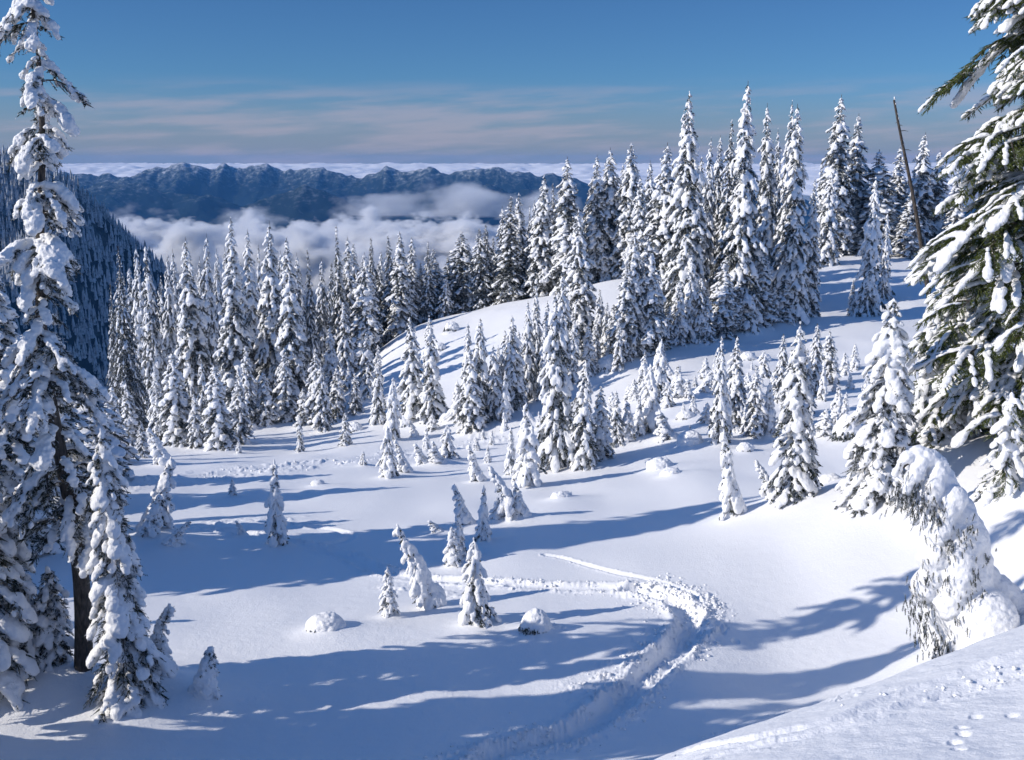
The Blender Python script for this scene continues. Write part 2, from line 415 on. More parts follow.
# ------------------------------------------------------------------ conifers
def conifer(seed, H, Rm, prof, stretch=1.0, dz=0.45, nb=6, h0=0.03, rise=0.05, droop=0.6, load=1.0, rs=0.2, twig=0.42, twig_n=12, jit=0.3,
            voxel=0.09, bend=None, near=False, needle=M_NEEDLE, second=1.2, trunk_r=None, core=0.0, bare=0.0, sub=2, rough=1.0, up=0.45, gap=0.0, clump=0.0, nsec=3):
    """one snow-laden conifer: meshes for trunk, crown and snow"""
    rng = np.random.default_rng(seed)
    bend = bend or (lambda z: np.array([0.0, 0.0, 0.0]))
    tr = trunk_r or H * 0.011 + 0.03
    zs = np.linspace(-0.6, H, 26)
    spine = np.array([[0, 0, z] + bend(max(z, 0) / H) * H for z in zs])
    limbs = [(spine, tr * (1.0 - 0.93 * np.clip(zs / H, 0, 1)) + 0.006)]
    nd, blobs = Needles(), []
    def branch(p0, phi, L, rise, droop, depth):
        n = 8
        t = np.linspace(0, 1, n)
        wob = rng.normal(0, .05, 2)
        P = np.stack([p0[0] + L * t * math.cos(phi) + wob[0] * L * t * t, p0[1] + L * t * math.sin(phi) + wob[1] * L * t * t,
                      p0[2] + L * (rise * t - droop * t * t)], 1)
        D = np.gradient(P, axis=0); D /= np.linalg.norm(D, axis=1, keepdims=True)
        at = lambda q: np.stack([np.interp(q, t, P[:, i]) for i in range(3)], -1)
        dat = lambda q: np.stack([np.interp(q, t, D[:, i]) for i in range(3)], -1)
        if near and L > 0.5: limbs.append((P, np.linspace(min(tr * .3, 0.012 + L * 0.012), 0.006, n)))
        # foliage
        k = max(4, int(twig_n * (0.5 + L * 0.5)))
        q = rng.uniform(0.1, 1.0, k) ** 0.8
        side = np.where(rng.random(k) < .5, -1, 1)
        ang = phi + side * rng.uniform(R(25), R(80), k)
        dd = np.stack([np.cos(ang), np.sin(ang), -rng.uniform(.25, 1.1, k)], 1); dd /= np.linalg.norm(dd, axis=1, keepdims=True)
        ll = twig * np.clip(L, .3, 1.6) * rng.uniform(.55, 1.15, k) * (1.15 - .5 * q)
        if near: nd.needles(at(q), dd, ll, rng); nd.blades(at(q), dd, ll, ll * .035 + .008, rng)
        else: nd.blades(at(q), dd, ll, ll * .12 + .015, rng)
        # the snow lying on it
        if load > 0 and rng.random() > bare:
            big = min(1.8, 1.0 + clump * max(0, rng.normal())) * min(1.1, max(.42, .3 + L * .62 / (rs * 4.2)))
            m = max(2, int(round(L / (rs * .92 * (.6 + .4 * stretch)) * rng.uniform(.8, 1.2))))
            q = np.clip(np.linspace(.16, 1.02, m) + rng.normal(0, .05, m), .1, 1.04)
            r = rs * load * big * rng.uniform(.62, 1.15, m) * (.62 + .5 * q) * (1 if depth == 0 else .8)
            c, d = at(q), dat(q)
            c[:, 2] += up * r
            sd = rng.normal(0, .22, m) * r
            c[:, 0] -= sd * math.sin(phi); c[:, 1] += sd * math.cos(phi)
            blobs.append(np.concatenate([c, d, np.stack([r * stretch * rng.uniform(1.1, 1.6, m), r * rng.uniform(.85, 1.25, m), r * rng.uniform(.52, .78, m)], 1)], 1))
        if depth == 0 and L > second:
            for q in rng.uniform(.25, .85, int(nsec * min(2.0, L / second))):
                branch(at(np.array([q]))[0], phi + rng.choice([-1, 1]) * rng.uniform(R(28), R(58)), L * rng.uniform(.28, .5) * (1.25 - .6 * q), rise * .5, droop * 1.1, 1)
    z = H * h0
    while z < H * 0.985:
        f = z / H
        L0 = Rm * prof(f)
        c = np.array([0, 0, z]) + bend(f) * H
        if rng.random() > gap:
            n = max(3, int(round(nb * rng.uniform(.8, 1.2) * (1 if f < .85 else .7))))
            ph = rng.uniform(0, 6.28)
            for k in range(n):
                L = max(.12, L0 * (1 + jit * rng.normal() * .7))
                branch(c + np.array([0, 0, rng.normal(0, dz * .25)]), ph + 6.283 * k / n + rng.normal(0, .25), L, rise + rng.normal(0, .08), droop * rng.uniform(.75, 1.25), 0)
        z += dz * rng.uniform(.75, 1.25) * (0.5 + 0.5 * max(.3, min(1, prof(f) * 1.3)))
    # leader and core snow
    for f in np.linspace(.9, 1.0, 5):
        c = np.array([0, 0, f * H]) + bend(f) * H
        r = rs * load * .42 * (1.3 - (f - .9) * 10) + .02
        blobs.append(np.array([[*c, 0, 0, 1, r * 1.5, r, r]]))
    if core > 0:
        for f in np.linspace(0.0, .97, int(14 + H)):
            c = np.array([0, 0, f * H]) + bend(f) * H
            r = max(.05, Rm * prof(f) * core * rng.uniform(.8, 1.15))
            o = rng.normal(0, .18, 2) * r
            blobs.append(np.array([[c[0] + o[0], c[1] + o[1], c[2], 0, 0, 1, max(r * 1.1, H / (13 + H) * .8), r, r * .9]]))
    return dict(trunk=tube(limbs, M_BARK, 'trunk', 10 if near else 6), crown=nd.build('crown', needle),
                snow=fuse(np.concatenate(blobs), voxel, seed, rough, sub), H=H, W=2 * Rm + 1.6 * rs * load)

def thing_from(proto, name, loc, rz=0.0, scale=(1, 1, 1), tilt=(0, 0)):
    root = bpy.data.objects.new(name, None); COL.objects.link(root)
    root.empty_display_size = 0.3
    root.location = loc; root.rotation_euler = (tilt[1], tilt[0], rz); root.scale = scale
    obj('trunk', proto['trunk'], root); obj('crown', proto['crown'], root); obj('snow_load', proto['snow'], root)
    return root

spire = lambda f: (1 - f) ** .72 * (0.55 + .45 * min(1, f * 9)) * .98 + .03
column = lambda f: min(1, 1.45 * (1 - f) ** .72) * (0.6 + .4 * min(1, f * 8)) + .02
cone = lambda f: (1 - f) * .97 + .03
ghost = lambda f: (1 - f) ** .8 * .93 + .07

PROTO = {}
def make(kind, n, **kw):
    PROTO[kind] = [conifer(seed=hash_seed(kind) + 31 * i, **{k: (v[i % len(v)] if isinstance(v, list) else v) for k, v in kw.items()}) for i in range(n)]
def hash_seed(s): return sum(ord(c) * (i + 7) for i, c in enumerate(s))

make('spire', 5, H=20.0, Rm=[1.75, 1.6, 1.9, 1.7, 1.8], prof=[column, column, spire, column, spire], dz=.47, nb=6, droop=.75, rise=.0, load=.95, rs=.19, voxel=.075, twig_n=18, twig=.6, jit=.34, clump=.5, bare=.16)
make('fir', 5, H=10.0, Rm=[1.15, 1.05, 1.25, 1.1, 1.2], prof=[column, column, spire, column, spire], dz=.38, nb=6, droop=.8, rise=-.05, load=1.05, rs=.155, voxel=.055, twig_n=18, twig=.6, jit=.35, clump=.35, h0=.0, bare=.12)
make('spruce', 3, H=18.0, Rm=[2.7, 2.5, 2.9], prof=cone, dz=.62, nb=7, droop=.95, rise=.05, load=.7, rs=.17, voxel=.075, twig_n=20, twig=.5, jit=.22, bare=.12)
make('dark', 4, H=16.0, Rm=[1.8, 1.5, 2.0, 1.6], prof=[spire, column, cone, spire], dz=.42, nb=6, droop=.7, rise=.05, load=.85, rs=.18, voxel=.075, twig_n=20, twig=.6, jit=.35, bare=.22)
make('young', 5, H=4.2, Rm=[.72, .62, .8, .68, .66], prof=[ghost, column, cone, ghost, column], dz=.22, nb=6, droop=.9, rise=-.1, load=1.2, rs=.10, voxel=.034, twig_n=16, twig=.55, jit=.4, clump=.6, core=.42, h0=.0, bare=.1)
make('bent', 5, H=3.4, Rm=[.55, .5, .6, .52, .48], prof=[ghost, column, ghost, ghost, column], dz=.2, nb=5, droop=1.0, rise=-.15, load=1.25, rs=.10, voxel=.032, twig_n=16, twig=.55, jit=.4, clump=.6, core=.55, h0=.0, bare=.1,
     bend=[lambda f: np.array([-.42 * f ** 1.5, 0, -.06 * f * f]), lambda f: np.array([-.62 * f ** 1.7, .1 * f, -.14 * f * f]), lambda f: np.array([-.25 * f ** 1.4, -.08 * f, -.02 * f]),
           lambda f: np.array([-.30 * f - .28 * f ** 5, 0, -.16 * f ** 4]), lambda f: np.array([-.50 * f ** 1.1, .05 * f, -.08 * f])])

# place by what the photograph shows: where the tip and the foot of a tree stand
RND = random.Random(11)
FEET = []
ORD = ['first', 'second', 'third', 'fourth', 'fifth', 'sixth', 'seventh', 'eighth', 'ninth', 'tenth', 'eleventh', 'twelfth', 'thirteenth', 'fourteenth', 'fifteenth', 'sixteenth',
       'seventeenth', 'eighteenth', 'nineteenth', 'twentieth', 'twenty-first', 'twenty-second', 'twenty-third', 'twenty-fourth', 'twenty-fifth', 'twenty-sixth'] + ['twenty-' + t for t in ('seventh', 'eighth', 'ninth')] + ['thirtieth'] + ['thirty-' + t for t in ('first', 'second', 'third', 'fourth', 'fifth', 'sixth', 'seventh', 'eighth', 'ninth')]
NAMES = {'spire': 'fir_tree', 'fir': 'fir_tree', 'spruce': 'spruce_tree', 'dark': 'fir_tree', 'young': 'young_fir', 'bent': 'bent_young_fir'}

def plant(kind, px, tip, foot=None, depth=None, w=None, label='', cat='tree', group=None, k=None, rz=None, near=16.0, name=None, tilt=(0, 0), straight=True):
    """px: column of the tip (of the foot for bent ones); tip / foot: rows; or the distance where the foot is hidden; w: width in pixels"""
    if kind == 'bent' and k is None: k = 2
    p = PROTO[kind][RND.randrange(len(PROTO[kind])) if k is None else k]
    if depth is None:
        u = ray(px, tip if straight else foot)[0]
        x, y, z = hit(px, foot, near, u=u)
    else:
        u = ray(px, tip)[0]
        x, y = u * depth, depth
        z = float(ground_z(x, y)[0])
    H = max(.3, -drop(tip) * y - z)
    W = (w or H * F / y * .17) / F * math.hypot(1, drop((tip + (foot or tip)) / 2)) * y
    s = H / p['H']
    sx = W / p['W'] * 1.02
    if tilt == (0, 0): tilt = (R(RND.gauss(0, 1.1)), R(RND.gauss(0, .8)))
    o = thing_from(p, name or NAMES[kind], (x, y, z - .04 * s), RND.uniform(0, 6.28) if rz is None else rz, (sx * RND.uniform(.93, 1.07), sx, s), tilt)
    tag(o, label, cat, group)
    FEET.append((x, y, W, H))
    return o

def row(rows, place, group, cat='fir tree'):
    """one stand of trees, left to right; place ends the label"""
    rows = sorted(rows, key=lambda r: r[1])
    for i, (kind, px, tip, w, at, look) in enumerate(rows):
        kw = {'depth': at[1]} if isinstance(at, tuple) else {'foot': at}
        plant(kind, px, tip, w=w, label=look + ', ' + ORD[i] + ' ' + place, cat=cat, group=group, **kw)

SHADERS = [(-.64, 39.6, 21, 4.2, 'fir'), (-.68, 41.0, 24, 4.6, 'fir'), (-.76, 38.5, 24, 4.4, 'fir'),
           (-.82, 22.0, 13, 3.0, 'fir'), (-.90, 20.5, 16, 3.4, 'fir'), (-.71, 24.2, 20.5, 2.6, 'fir'), (-.95, 18.3, 17, 3.4, 'fir'),
           (-.66, 50.0, 12, 2.4, 'fir'), (-.70, 54.0, 13, 2.6, 'fir'), (-.64, 58.0, 12, 2.4, 'fir')]
HAZE = 2.8e-5
# ------------------------------------------------------------------ the stands of forest
D = lambda d: ('d', d)
slim, broad, mid_, dark = 'slim snowy fir', 'broad snow-laden fir', 'tall snow-plastered fir', 'dark fir with thinner snow'
row([
    ('spruce', 107, 279, 26, D(128), 'pale half-hidden spruce'), ('spruce', 118, 246, 44, 422, 'broad drooping spruce'),
    ('spire', 134, 244, 20, D(130), slim), ('spire', 147, 241, 21, D(126), slim), ('spire', 165, 253, 18, D(130), slim), ('spire', 175, 248, 20, D(133), slim),
    ('spire', 187, 236, 32, D(118), mid_), ('spire', 198, 232, 23, D(128), slim), ('spire', 214, 248, 20, D(132), slim), ('spire', 226, 217, 38, D(113), 'tallest broad snow-laden fir'),
    ('spire', 248, 229, 30, D(120), mid_), ('spire', 266, 220, 30, D(116), mid_), ('spire', 288, 237, 37, D(111), broad), ('dark', 309, 248, 21, D(138), dark),
    ('spire', 317, 258, 18, D(146), slim), ('dark', 338, 224, 30, D(142), 'tall dark-gapped fir'), ('spire', 347, 236, 27, D(146), mid_),
    ('spire', 192, 256, 20, D(136), slim), ('spire', 208, 250, 20, D(138), slim), ('spire', 235, 246, 20, D(134), slim), ('spire', 257, 244, 20, D(136), slim), ('spire', 280, 250, 20, D(134), slim), ('spire', 296, 252, 20, D(138), slim), ('spire', 141, 262, 18, D(136), slim), ('spire', 126, 264, 18, D(138), slim),
    ('dark', 205, 262, 22, D(142), dark), ('dark', 240, 262, 22, D(144), dark), ('dark', 276, 262, 24, D(140), dark), ('dark', 156, 276, 24, D(142), dark),
    ('dark', 300, 270, 22, D(150), dark), ('dark', 328, 262, 22, D(152), dark),
], 'from the left on the left forest skyline', 'tall firs of the left forest')
row([
    ('fir', 110, 385, 27, 462, 'snowy fir'), ('fir', 127, 388, 20, 441, 'stout small fir'), ('fir', 141, 424, 12, 458, 'short snow-wrapped fir'),
    ('fir', 172, 350, 30, 446, 'broad front fir'), ('fir', 194, 392, 17, 449, 'low snowy fir'), ('fir', 201, 357, 17, 446, 'narrow front fir'), ('fir', 215, 362, 29, 451, 'wide front fir'),
    ('fir', 237, 371, 25, 446, 'snow-lumped front fir'), ('fir', 247, 344, 27, 432, 'taller front fir'), ('fir', 264, 371, 21, 430, 'pointed small fir'), ('fir', 299, 415, 10, 453, 'very slim little fir'),
    ('fir', 284, 352, 22, 425, 'mid-sized fir'), ('fir', 303, 388, 20, 428, 'small fir'), ('fir', 314, 348, 20, 427, 'narrow fir'), ('fir', 322, 361, 18, 432, 'narrow fir'), ('fir', 336, 367, 17, 420, 'narrow pale fir'),
    ('fir', 345, 412, 11, 446, 'small slim fir'), ('fir', 330, 326, 22, 408, 'tall narrow fir'), ('fir', 355, 372, 18, 416, 'small pale fir'), ('fir', 182, 372, 20, 440, 'small fir'), ('fir', 155, 372, 22, 444, 'small fir'),
    ('fir', 344, 300, 22, 392, 'tall pale fir'), ('fir', 366, 330, 20, 400, 'pale fir'),
], 'from the left along the front edge of the left forest', 'smaller firs edging the left forest')
row([
    ('spire', 356, 242, 22, D(150), mid_), ('spire', 364, 252, 28, D(138), broad), ('dark', 371, 237, 20, D(152), dark), ('dark', 390, 235, 22, D(152), dark),
    ('spire', 400, 231, 28, D(146), broad), ('spire', 412, 237, 23, D(148), mid_), ('dark', 428, 241, 24, D(148), dark), ('spire', 438, 258, 20, D(150), slim),
    ('fir', 445, 276, 15, D(147), 'short fir'), ('dark', 459, 232, 34, D(150), 'broad dark fir'), ('spire', 470, 242, 20, D(150), slim),
    ('dark', 481, 228, 22, D(149), dark), ('dark', 488, 224, 22, D(151), dark), ('dark', 510, 196, 37, D(147), 'broad green-skirted fir'), ('spire', 518, 193, 24, D(150), mid_),
    ('dark', 527, 204, 18, D(153), 'thin dark fir'), ('spire', 541, 175, 27, D(146), mid_), ('dark', 554, 183, 22, D(150), dark), ('dark', 381, 262, 20, D(156), dark), ('dark', 420, 262, 20, D(156), dark), ('dark', 449, 256, 22, D(157), dark), ('dark', 498, 236, 24, D(157), dark), ('spire', 535, 200, 18, D(150), slim), ('spire', 548, 196, 20, D(152), slim), ('spire', 562, 178, 20, D(150), slim), ('spire', 504, 206, 18, D(152), slim), ('spire', 394, 248, 18, D(155), slim), ('spire', 407, 252, 18, D(156), slim), ('spire', 434, 246, 18, D(154), slim), ('spire', 376, 250, 18, D(157), slim),
], 'from the left along the ridge under the cloud', 'firs along the middle ridge')
row([
    ('spire', 570, 156, 31, D(140), mid_), ('dark', 589, 191, 18, D(146), 'thin dark fir'), ('spire', 599, 154, 25, D(142), mid_), ('spire', 614, 147, 29, D(143), mid_),
    ('spire', 632, 143, 31, D(141), broad), ('spire', 643, 176, 26, D(126), slim), ('spire', 664, 142, 37, D(118), broad), ('spire', 693, 91, 38, D(110), 'very tall narrow fir'),
    ('spire', 709, 137, 21, D(128), slim), ('spire', 718, 134, 18, D(131), slim), ('dark', 730, 119, 29, D(122), 'tall fir with darker boughs'), ('spire', 749, 80, 42, D(108), 'tallest snow-laden fir'),
    ('spire', 777, 102, 24, D(122), slim), ('spire', 791, 100, 27, D(120), mid_), ('spire', 803, 103, 35, D(111), broad), ('spire', 815, 178, 24, D(113), 'shorter outermost fir'),
    ('spire', 594, 176, 20, D(144), slim), ('spire', 607, 160, 20, D(145), slim), ('spire', 622, 164, 20, D(146), slim), ('spire', 652, 160, 22, D(138), slim), ('spire', 677, 158, 22, D(132), slim), ('spire', 700, 156, 21, D(131), slim), ('spire', 740, 130, 20, D(124), slim), ('spire', 766, 140, 22, D(124), slim), ('spire', 785, 128, 20, D(126), slim),
    ('dark', 580, 210, 22, D(150), dark), ('dark', 606, 190, 22, D(152), dark), ('dark', 623, 188, 24, D(152), dark), ('dark', 654, 185, 22, D(146), dark), ('dark', 678, 176, 22, D(142), dark),
    ('dark', 702, 172, 24, D(136), dark), ('dark', 738, 178, 26, D(128), dark), ('dark', 766, 168, 24, D(128), dark),
], 'from the left on the central hill skyline', 'tall firs of the central hill')
row([
    ('spire', 841, 94, 32, 249, 'tall snow-laden fir'), ('fir', 831, 171, 20, 264, 'slim shorter fir'), ('spire', 861, 113, 29, D(152), mid_), ('column' if False else 'spire', 881, 149, 40, D(150), 'broad round-topped fir'),
    ('fir', 875, 177, 27, 316, 'narrow fir in front'), ('spire', 901, 146, 30, D(156), mid_), ('spire', 924, 132, 28, D(154), mid_), ('fir', 889, 212, 17, 300, 'small slim fir'),
    ('fir', 854, 279, 11, 316, 'very small fir'), ('spire', 912, 190, 24, D(146), 'shorter fir'), ('spire', 941, 150, 26, D(156), mid_), ('spire', 822, 160, 18, D(172), 'slim far fir'), ('spire', 853, 150, 22, D(165), 'slim far fir'), ('spire', 960, 170, 26, D(150), mid_),
], 'from the left in the right-hand far stand', 'firs of the far right stand')
row([
    ('fir', 513, 315, 22, 415, 'pale snowy fir'), ('fir', 527, 300, 18, 402, 'slim fir'), ('fir', 538, 284, 18, 386, 'slim fir'), ('fir', 548, 300, 20, 395, 'snow-lumped fir'), ('fir', 563, 273, 22, 390, 'tall pale fir'),
    ('spire', 583, 209, 31, 360, 'tallest snowy fir'), ('fir', 600, 289, 15, 360, 'thin fir'), ('fir', 607, 302, 14, 364, 'thin fir'), ('fir', 615, 304, 17, 367, 'small fir'), ('spire', 625, 262, 24, 368, 'narrow fir'),
    ('spire', 636, 226, 26, 364, 'tall narrow fir'), ('spire', 652, 236, 28, 361, 'tall narrow fir'), ('fir', 670, 305, 15, 352, 'small slim fir'), ('fir', 691, 255, 20, 347, 'slim pale fir'), ('fir', 707, 296, 18, 346, 'small fir'),
    ('spire', 724, 258, 27, 341, 'sturdy fir'), ('spire', 741, 282, 24, 338, 'low wide fir'), ('spire', 765, 248, 28, 334, 'sturdy fir'), ('spire', 786, 268, 25, 329, 'low fir'), ('fir', 680, 280, 18, 350, 'slim fir'), ('fir', 660, 296, 16, 356, 'thin fir'),
    ('fir', 520, 330, 17, 410, 'small fir'), ('fir', 545, 322, 17, 402, 'small fir'), ('fir', 556, 338, 16, 398, 'small fir'), ('fir', 596, 318, 15, 372, 'small fir'), ('fir', 619, 318, 15, 374, 'small fir'), ('fir', 642, 298, 18, 362, 'small fir'), ('fir', 658, 272, 20, 356, 'slim fir'), ('fir', 700, 276, 18, 346, 'slim fir'), ('fir', 753, 292, 20, 337, 'low fir'), ('fir', 776, 288, 18, 332, 'low fir'), ('fir', 507, 330, 17, 408, 'small fir'),
    ('fir', 573, 318, 18, 388, 'small fir'), ('fir', 590, 325, 18, 380, 'small fir'), ('fir', 500, 345, 17, 418, 'small pale fir'),
], 'from the left in the row on the bright slope', 'firs standing on the bright hill slope')
row([
    ('fir', 376, 343, 19, 427, 'slim snow-covered fir'), ('young', 391, 377, 14, 440, 'thin fir'), ('fir', 412, 317, 27, 424, 'tall sturdy fir'), ('fir', 431, 315, 30, 425, 'tall broad fir'), ('fir', 467, 322, 18, 421, 'slim fir'),
    ('fir', 479, 318, 22, 426, 'tall fir'), ('fir', 472, 352, 25, 432, 'fir before taller ones'), ('fir', 494, 345, 20, 423, 'pointed fir'), ('young', 505, 372, 16, 425, 'short fir'), ('young', 447, 424, 15, 460, 'short separate fir'),
    ('young', 456, 380, 18, 424, 'low lumpy fir'),
], 'from the left in the row below the white knoll', 'firs below the white knoll')
row([
    ('young', 511, 425, 13, 476, 'thin small fir'), ('young', 528, 402, 31, 489, 'broad fir showing green'), ('fir', 558, 292, 33, 472, 'tallest snow-clotted fir'), ('fir', 584, 357, 25, 471, 'tall snow-clotted fir'),
    ('fir', 601, 386, 24, 462, 'stout fir'), ('fir', 617, 391, 18, 448, 'narrow fir'), ('young', 628, 402, 20, 445, 'short fir'), ('young', 652, 363, 20, 436, 'pointed fir'), ('bent', 668, 407, 26, 440, 'slumped fir'), ('young', 640, 396, 18, 440, 'pale little fir'),
], 'from the left in the front cluster at mid slope', 'cluster of firs at mid slope')
row([
    ('young', 660, 339, 18, 398, 'snow-wrapped fir'), ('young', 679, 365, 18, 401, 'small fir'), ('bent', 689, 376, 14, 400, 'little leaning fir'), ('bent', 702, 370, 16, 395, 'leaning snow-covered fir'), ('young', 712, 373, 9, 391, 'tiny fir'),
    ('young', 634, 378, 12, 401, 'tiny fir'), ('young', 629, 384, 9, 401, 'tiny fir'), ('fir', 723, 336, 19, 445, 'tall thin fir'), ('fir', 737, 337, 22, 431, 'tall fir'), ('fir', 758, 365, 20, 439, 'fir'), ('young', 771, 380, 19, 437, 'lumpy fir'),
    ('fir', 784, 333, 14, 403, 'thin fir'), ('fir', 817, 323, 16, 396, 'slim fir'), ('fir', 831, 330, 18, 385, 'pointed fir'), ('young', 856, 343, 12, 370, 'tiny fir'), ('young', 838, 386, 18, 426, 'small fir'), ('fir', 813, 400, 16, 484, 'thin low fir'),
    ('young', 668, 382, 12, 408, 'tiny pale fir'), ('young', 693, 394, 14, 418, 'low fir'), ('young', 707, 402, 12, 424, 'low fir'), ('young', 748, 372, 13, 400, 'tiny fir'), ('young', 765, 350, 12, 378, 'tiny fir'),
    ('fir', 792, 352, 18, 420, 'dense little fir'), ('fir', 808, 348, 17, 416, 'dense little fir'), ('young', 800, 388, 18, 428, 'low fir'), ('young', 824, 362, 14, 402, 'tiny fir'), ('young', 846, 392, 16, 430, 'low fir'), ('young', 716, 352, 13, 384, 'tiny fir'),
    ('young', 748, 400, 15, 436, 'low fir'), ('young', 729, 384, 14, 440, 'thin fir'), ('young', 644, 352, 14, 392, 'thin fir'), ('young', 868, 372, 14, 404, 'tiny fir'),
    ('young', 778, 416, 14, 438, 'tiny fir'), ('young', 846, 352, 12, 376, 'tiny fir'), ('young', 826, 408, 22, 438, 'rounded fir'),
], 'from the left scattered over the upper right slope', 'small firs of the upper right slope')
plant('fir', 800, 322, foot=506, w=50, label='dark-skirted tall fir at the foot of the right slope, left of the green boughs', cat='fir tree', k=2)
plant('bent', 733, 424, foot=517, w=27, label='narrow leaning fir alone on the white slope left of the dark-skirted fir', cat='fir tree', k=2, rz=.2, straight=False)
plant('bent', 774, 456, foot=500, w=18, label='snow-clotted sapling bowed to the left against the dark-skirted fir', cat='sapling', k=0, rz=0, straight=False)

_r = random.Random(5)
_tips = []
for i in range(34):
    f = _r.uniform(362, 446); px = _r.uniform(596 if f > 385 else 660, 872); h = _r.uniform(13, 32) * (.6 + .5 * (f - 360) / 86)
    _tips.append((_r.choice(['young', 'young', 'bent']), px, f - h, h * _r.uniform(.36, .55), f, _r.choice(['thin snow-coated sapling', 'stubby snow-coated sapling'])))
row(_tips, 'from the left among half-buried tips of the mid slope', 'half-buried sapling tips of the mid slope', 'sapling')
_tips = []
for i in range(16):
    f = _r.uniform(424, 470); px = _r.uniform(362, 545); h = _r.uniform(10, 26)
    _tips.append((_r.choice(['young', 'bent']), px, f - h, h * _r.uniform(.4, .6), f, 'tiny snow-plastered sapling'))
row(_tips, 'from the left among the tips round the footprints', 'sapling tips round the footprints', 'sapling')

# ------------------------------------------------------------------ the small snow-wrapped trees of the clearing
def sapling(kind, px, tip, foot, w, label, k, rz=0.0, cat='sapling', **kw):
    return plant(kind, px, tip, foot=foot, w=w, label=label, cat=cat, group='snow-wrapped saplings of the clearing', k=k, rz=rz, straight=False, **kw)
sapling('young', 277, 460, 547, 30, 'upright needled sapling alone in the left of the clearing', 2, 1.0)
sapling('young', 390, 566, 618, 21, 'short cone of snow right of the half-buried bush', 0)
sapling('bent', 438, 517, 608, 26, 'sapling leaning far left in the middle of the clearing', 4)
sapling('young', 453, 526, 566, 15, 'small snow stub just behind the tallest clearing sapling', 1)
sapling('young', 476, 537, 624, 28, 'thick snow-lumped sapling nearest the ski track', 4, .8)
sapling('young', 460, 512, 560, 16, 'thin snow stub leaning against its neighbour', 3)
sapling('young', 483, 485, 543, 20, 'sapling standing in the long blue shadow', 2, 2.0)
sapling('bent', 466, 482, 525, 20, 'snow-smothered sapling with a flat cap of snow', 2)
sapling('young', 497, 497, 521, 13, 'little sapling right of the shaded one', 1)
sapling('bent', 440, 519, 533, 16, 'snow nub with a hooked tip', 2)
sapling('bent', 517, 460, 521, 26, 'large green-flecked sapling toppling left', 0, .1)
sapling('bent', 524, 478, 520, 18, 'steep ridge of snow over a toppled sapling', 2, .3)
sapling('bent', 478, 441, 482, 18, 'leaning sapling behind the toppling one', 2, .3)
sapling('young', 388, 425, 478, 16, 'slim lumpy sapling beside the footprints', 4, 2.)
sapling('bent', 406, 437, 473, 16, 'tapered sapling leaning left beside the footprints', 2)
sapling('bent', 424, 441, 465, 16, 'low hooked sapling, left one of a pair', 2, .4)
sapling('bent', 438, 444, 464, 22, 'low hooked sapling, right one of a pair', 2, .9)
sapling('young', 233, 478, 497, 9, 'tiny white cone on the far snowfield', 0)
sapling('bent', 244, 519, 536, 10, 'tiny stump of snow tilted left', 2)
sapling('bent', 214, 426, 466, 18, 'leaning sapling before the left forest', 4) if False else None
sapling('bent', 166, 424, 466, 20, 'sapling leaning left at the edge of the left forest', 2)
sapling('young', 239, 440, 454, 7, 'snow nub at the foot of the left forest', 0)
sapling('bent', 152, 456, 536, 34, 'feathery sapling bowed right, behind the foreground firs', 2, 3.0)
sapling('bent', 168, 518, 548, 20, 'sapling bent right into a hook by its snow', 0, 3.1)
sapling('bent', 146, 494, 542, 26, 'bowed snow-feathered sapling left of a hooked one', 2, 3.3)

# snow-buried bushes and boulders: a rounded cap of snow with dark needles along its shaded lip
def buried(px, top, foot, w, label, seed, needles=True, name='buried_bush', cat='bush', stretch=1.0):
    x, y, z = hit(px, foot)
    W = w / F * y * 1.12; H = (foot - top) / F * y
    rng = np.random.default_rng(seed)
    b = [[0, 0, H * .25, 1, 0, 0, W * .5, W * .42 * stretch, H * .72]]
    for k in range(6):
        b.append([rng.uniform(-.3, .34) * W, rng.uniform(-.2, .25) * W, H * rng.uniform(.15, .6), 1, .2, 0, W * rng.uniform(.14, .26), W * rng.uniform(.14, .24), H * rng.uniform(.2, .38)])
    b.append([W * .50, W * .12, -.02 * H, 1, 0, 0, W * .62, W * .30, H * .34])
    b.append([-W * .1, -W * .3, -.04 * H, 1, 0, 0, W * .5, W * .34, H * .22])
    root = bpy.data.objects.new(name, None); COL.objects.link(root); root.location = (x, y, z - .10 * H)
    obj('snow_cap', fuse(b, max(.02, W / 34), seed, 1.5, 3, 'snow_cap'), root)
    if needles:
        nd = Needles(); n = 70
        a = rng.uniform(math.pi * .95, math.pi * 1.75, n)
        p = np.stack([np.cos(a) * W * .47, np.sin(a) * W * .40, rng.uniform(.15, .62, n) * H], 1)
        p *= np.array([1, 1, 1]) * (1 - .25 * (p[:, 2:3] / H))
        d = np.stack([np.cos(a) * .6, np.sin(a) * .6, -rng.uniform(.5, 1.4, n)], 1); d /= np.linalg.norm(d, axis=1, keepdims=True)
        nd.blades(p, d, rng.uniform(.25, .45, n) * H, np.full(n, .03 * H + .012), rng)
        obj('branches', nd.build('branches', M_NEEDLE), root)
    else:
        rk = fuse([[0, 0, -.02 * H, 1, 0, 0, W * .51, W * .43 * stretch, H * .40]], max(.03, W / 26), seed + 3, 1.2, 3, 'rock')
        rk.materials.clear(); rk.materials.append(M_ROCK); obj('rock', rk, root)
    tag(root, label, cat)
    FEET.append((x, y, W, H))
M_ROCK, _n, _l, _b = mat('rock')
_a = add(_n, 'ShaderNodeTexNoise', Scale=4.0, Detail=5.0); _c = add(_n, 'ShaderNodeValToRGB')
_c.color_ramp.elements[0].color = (.10, .10, .11, 1); _c.color_ramp.elements[1].color = (.30, .29, .28, 1)
_l.new(_a.outputs['Fac'], _c.inputs['Fac']); _l.new(_c.outputs[0], _b.inputs['Base Color']); _b.inputs['Roughness'].default_value = .9
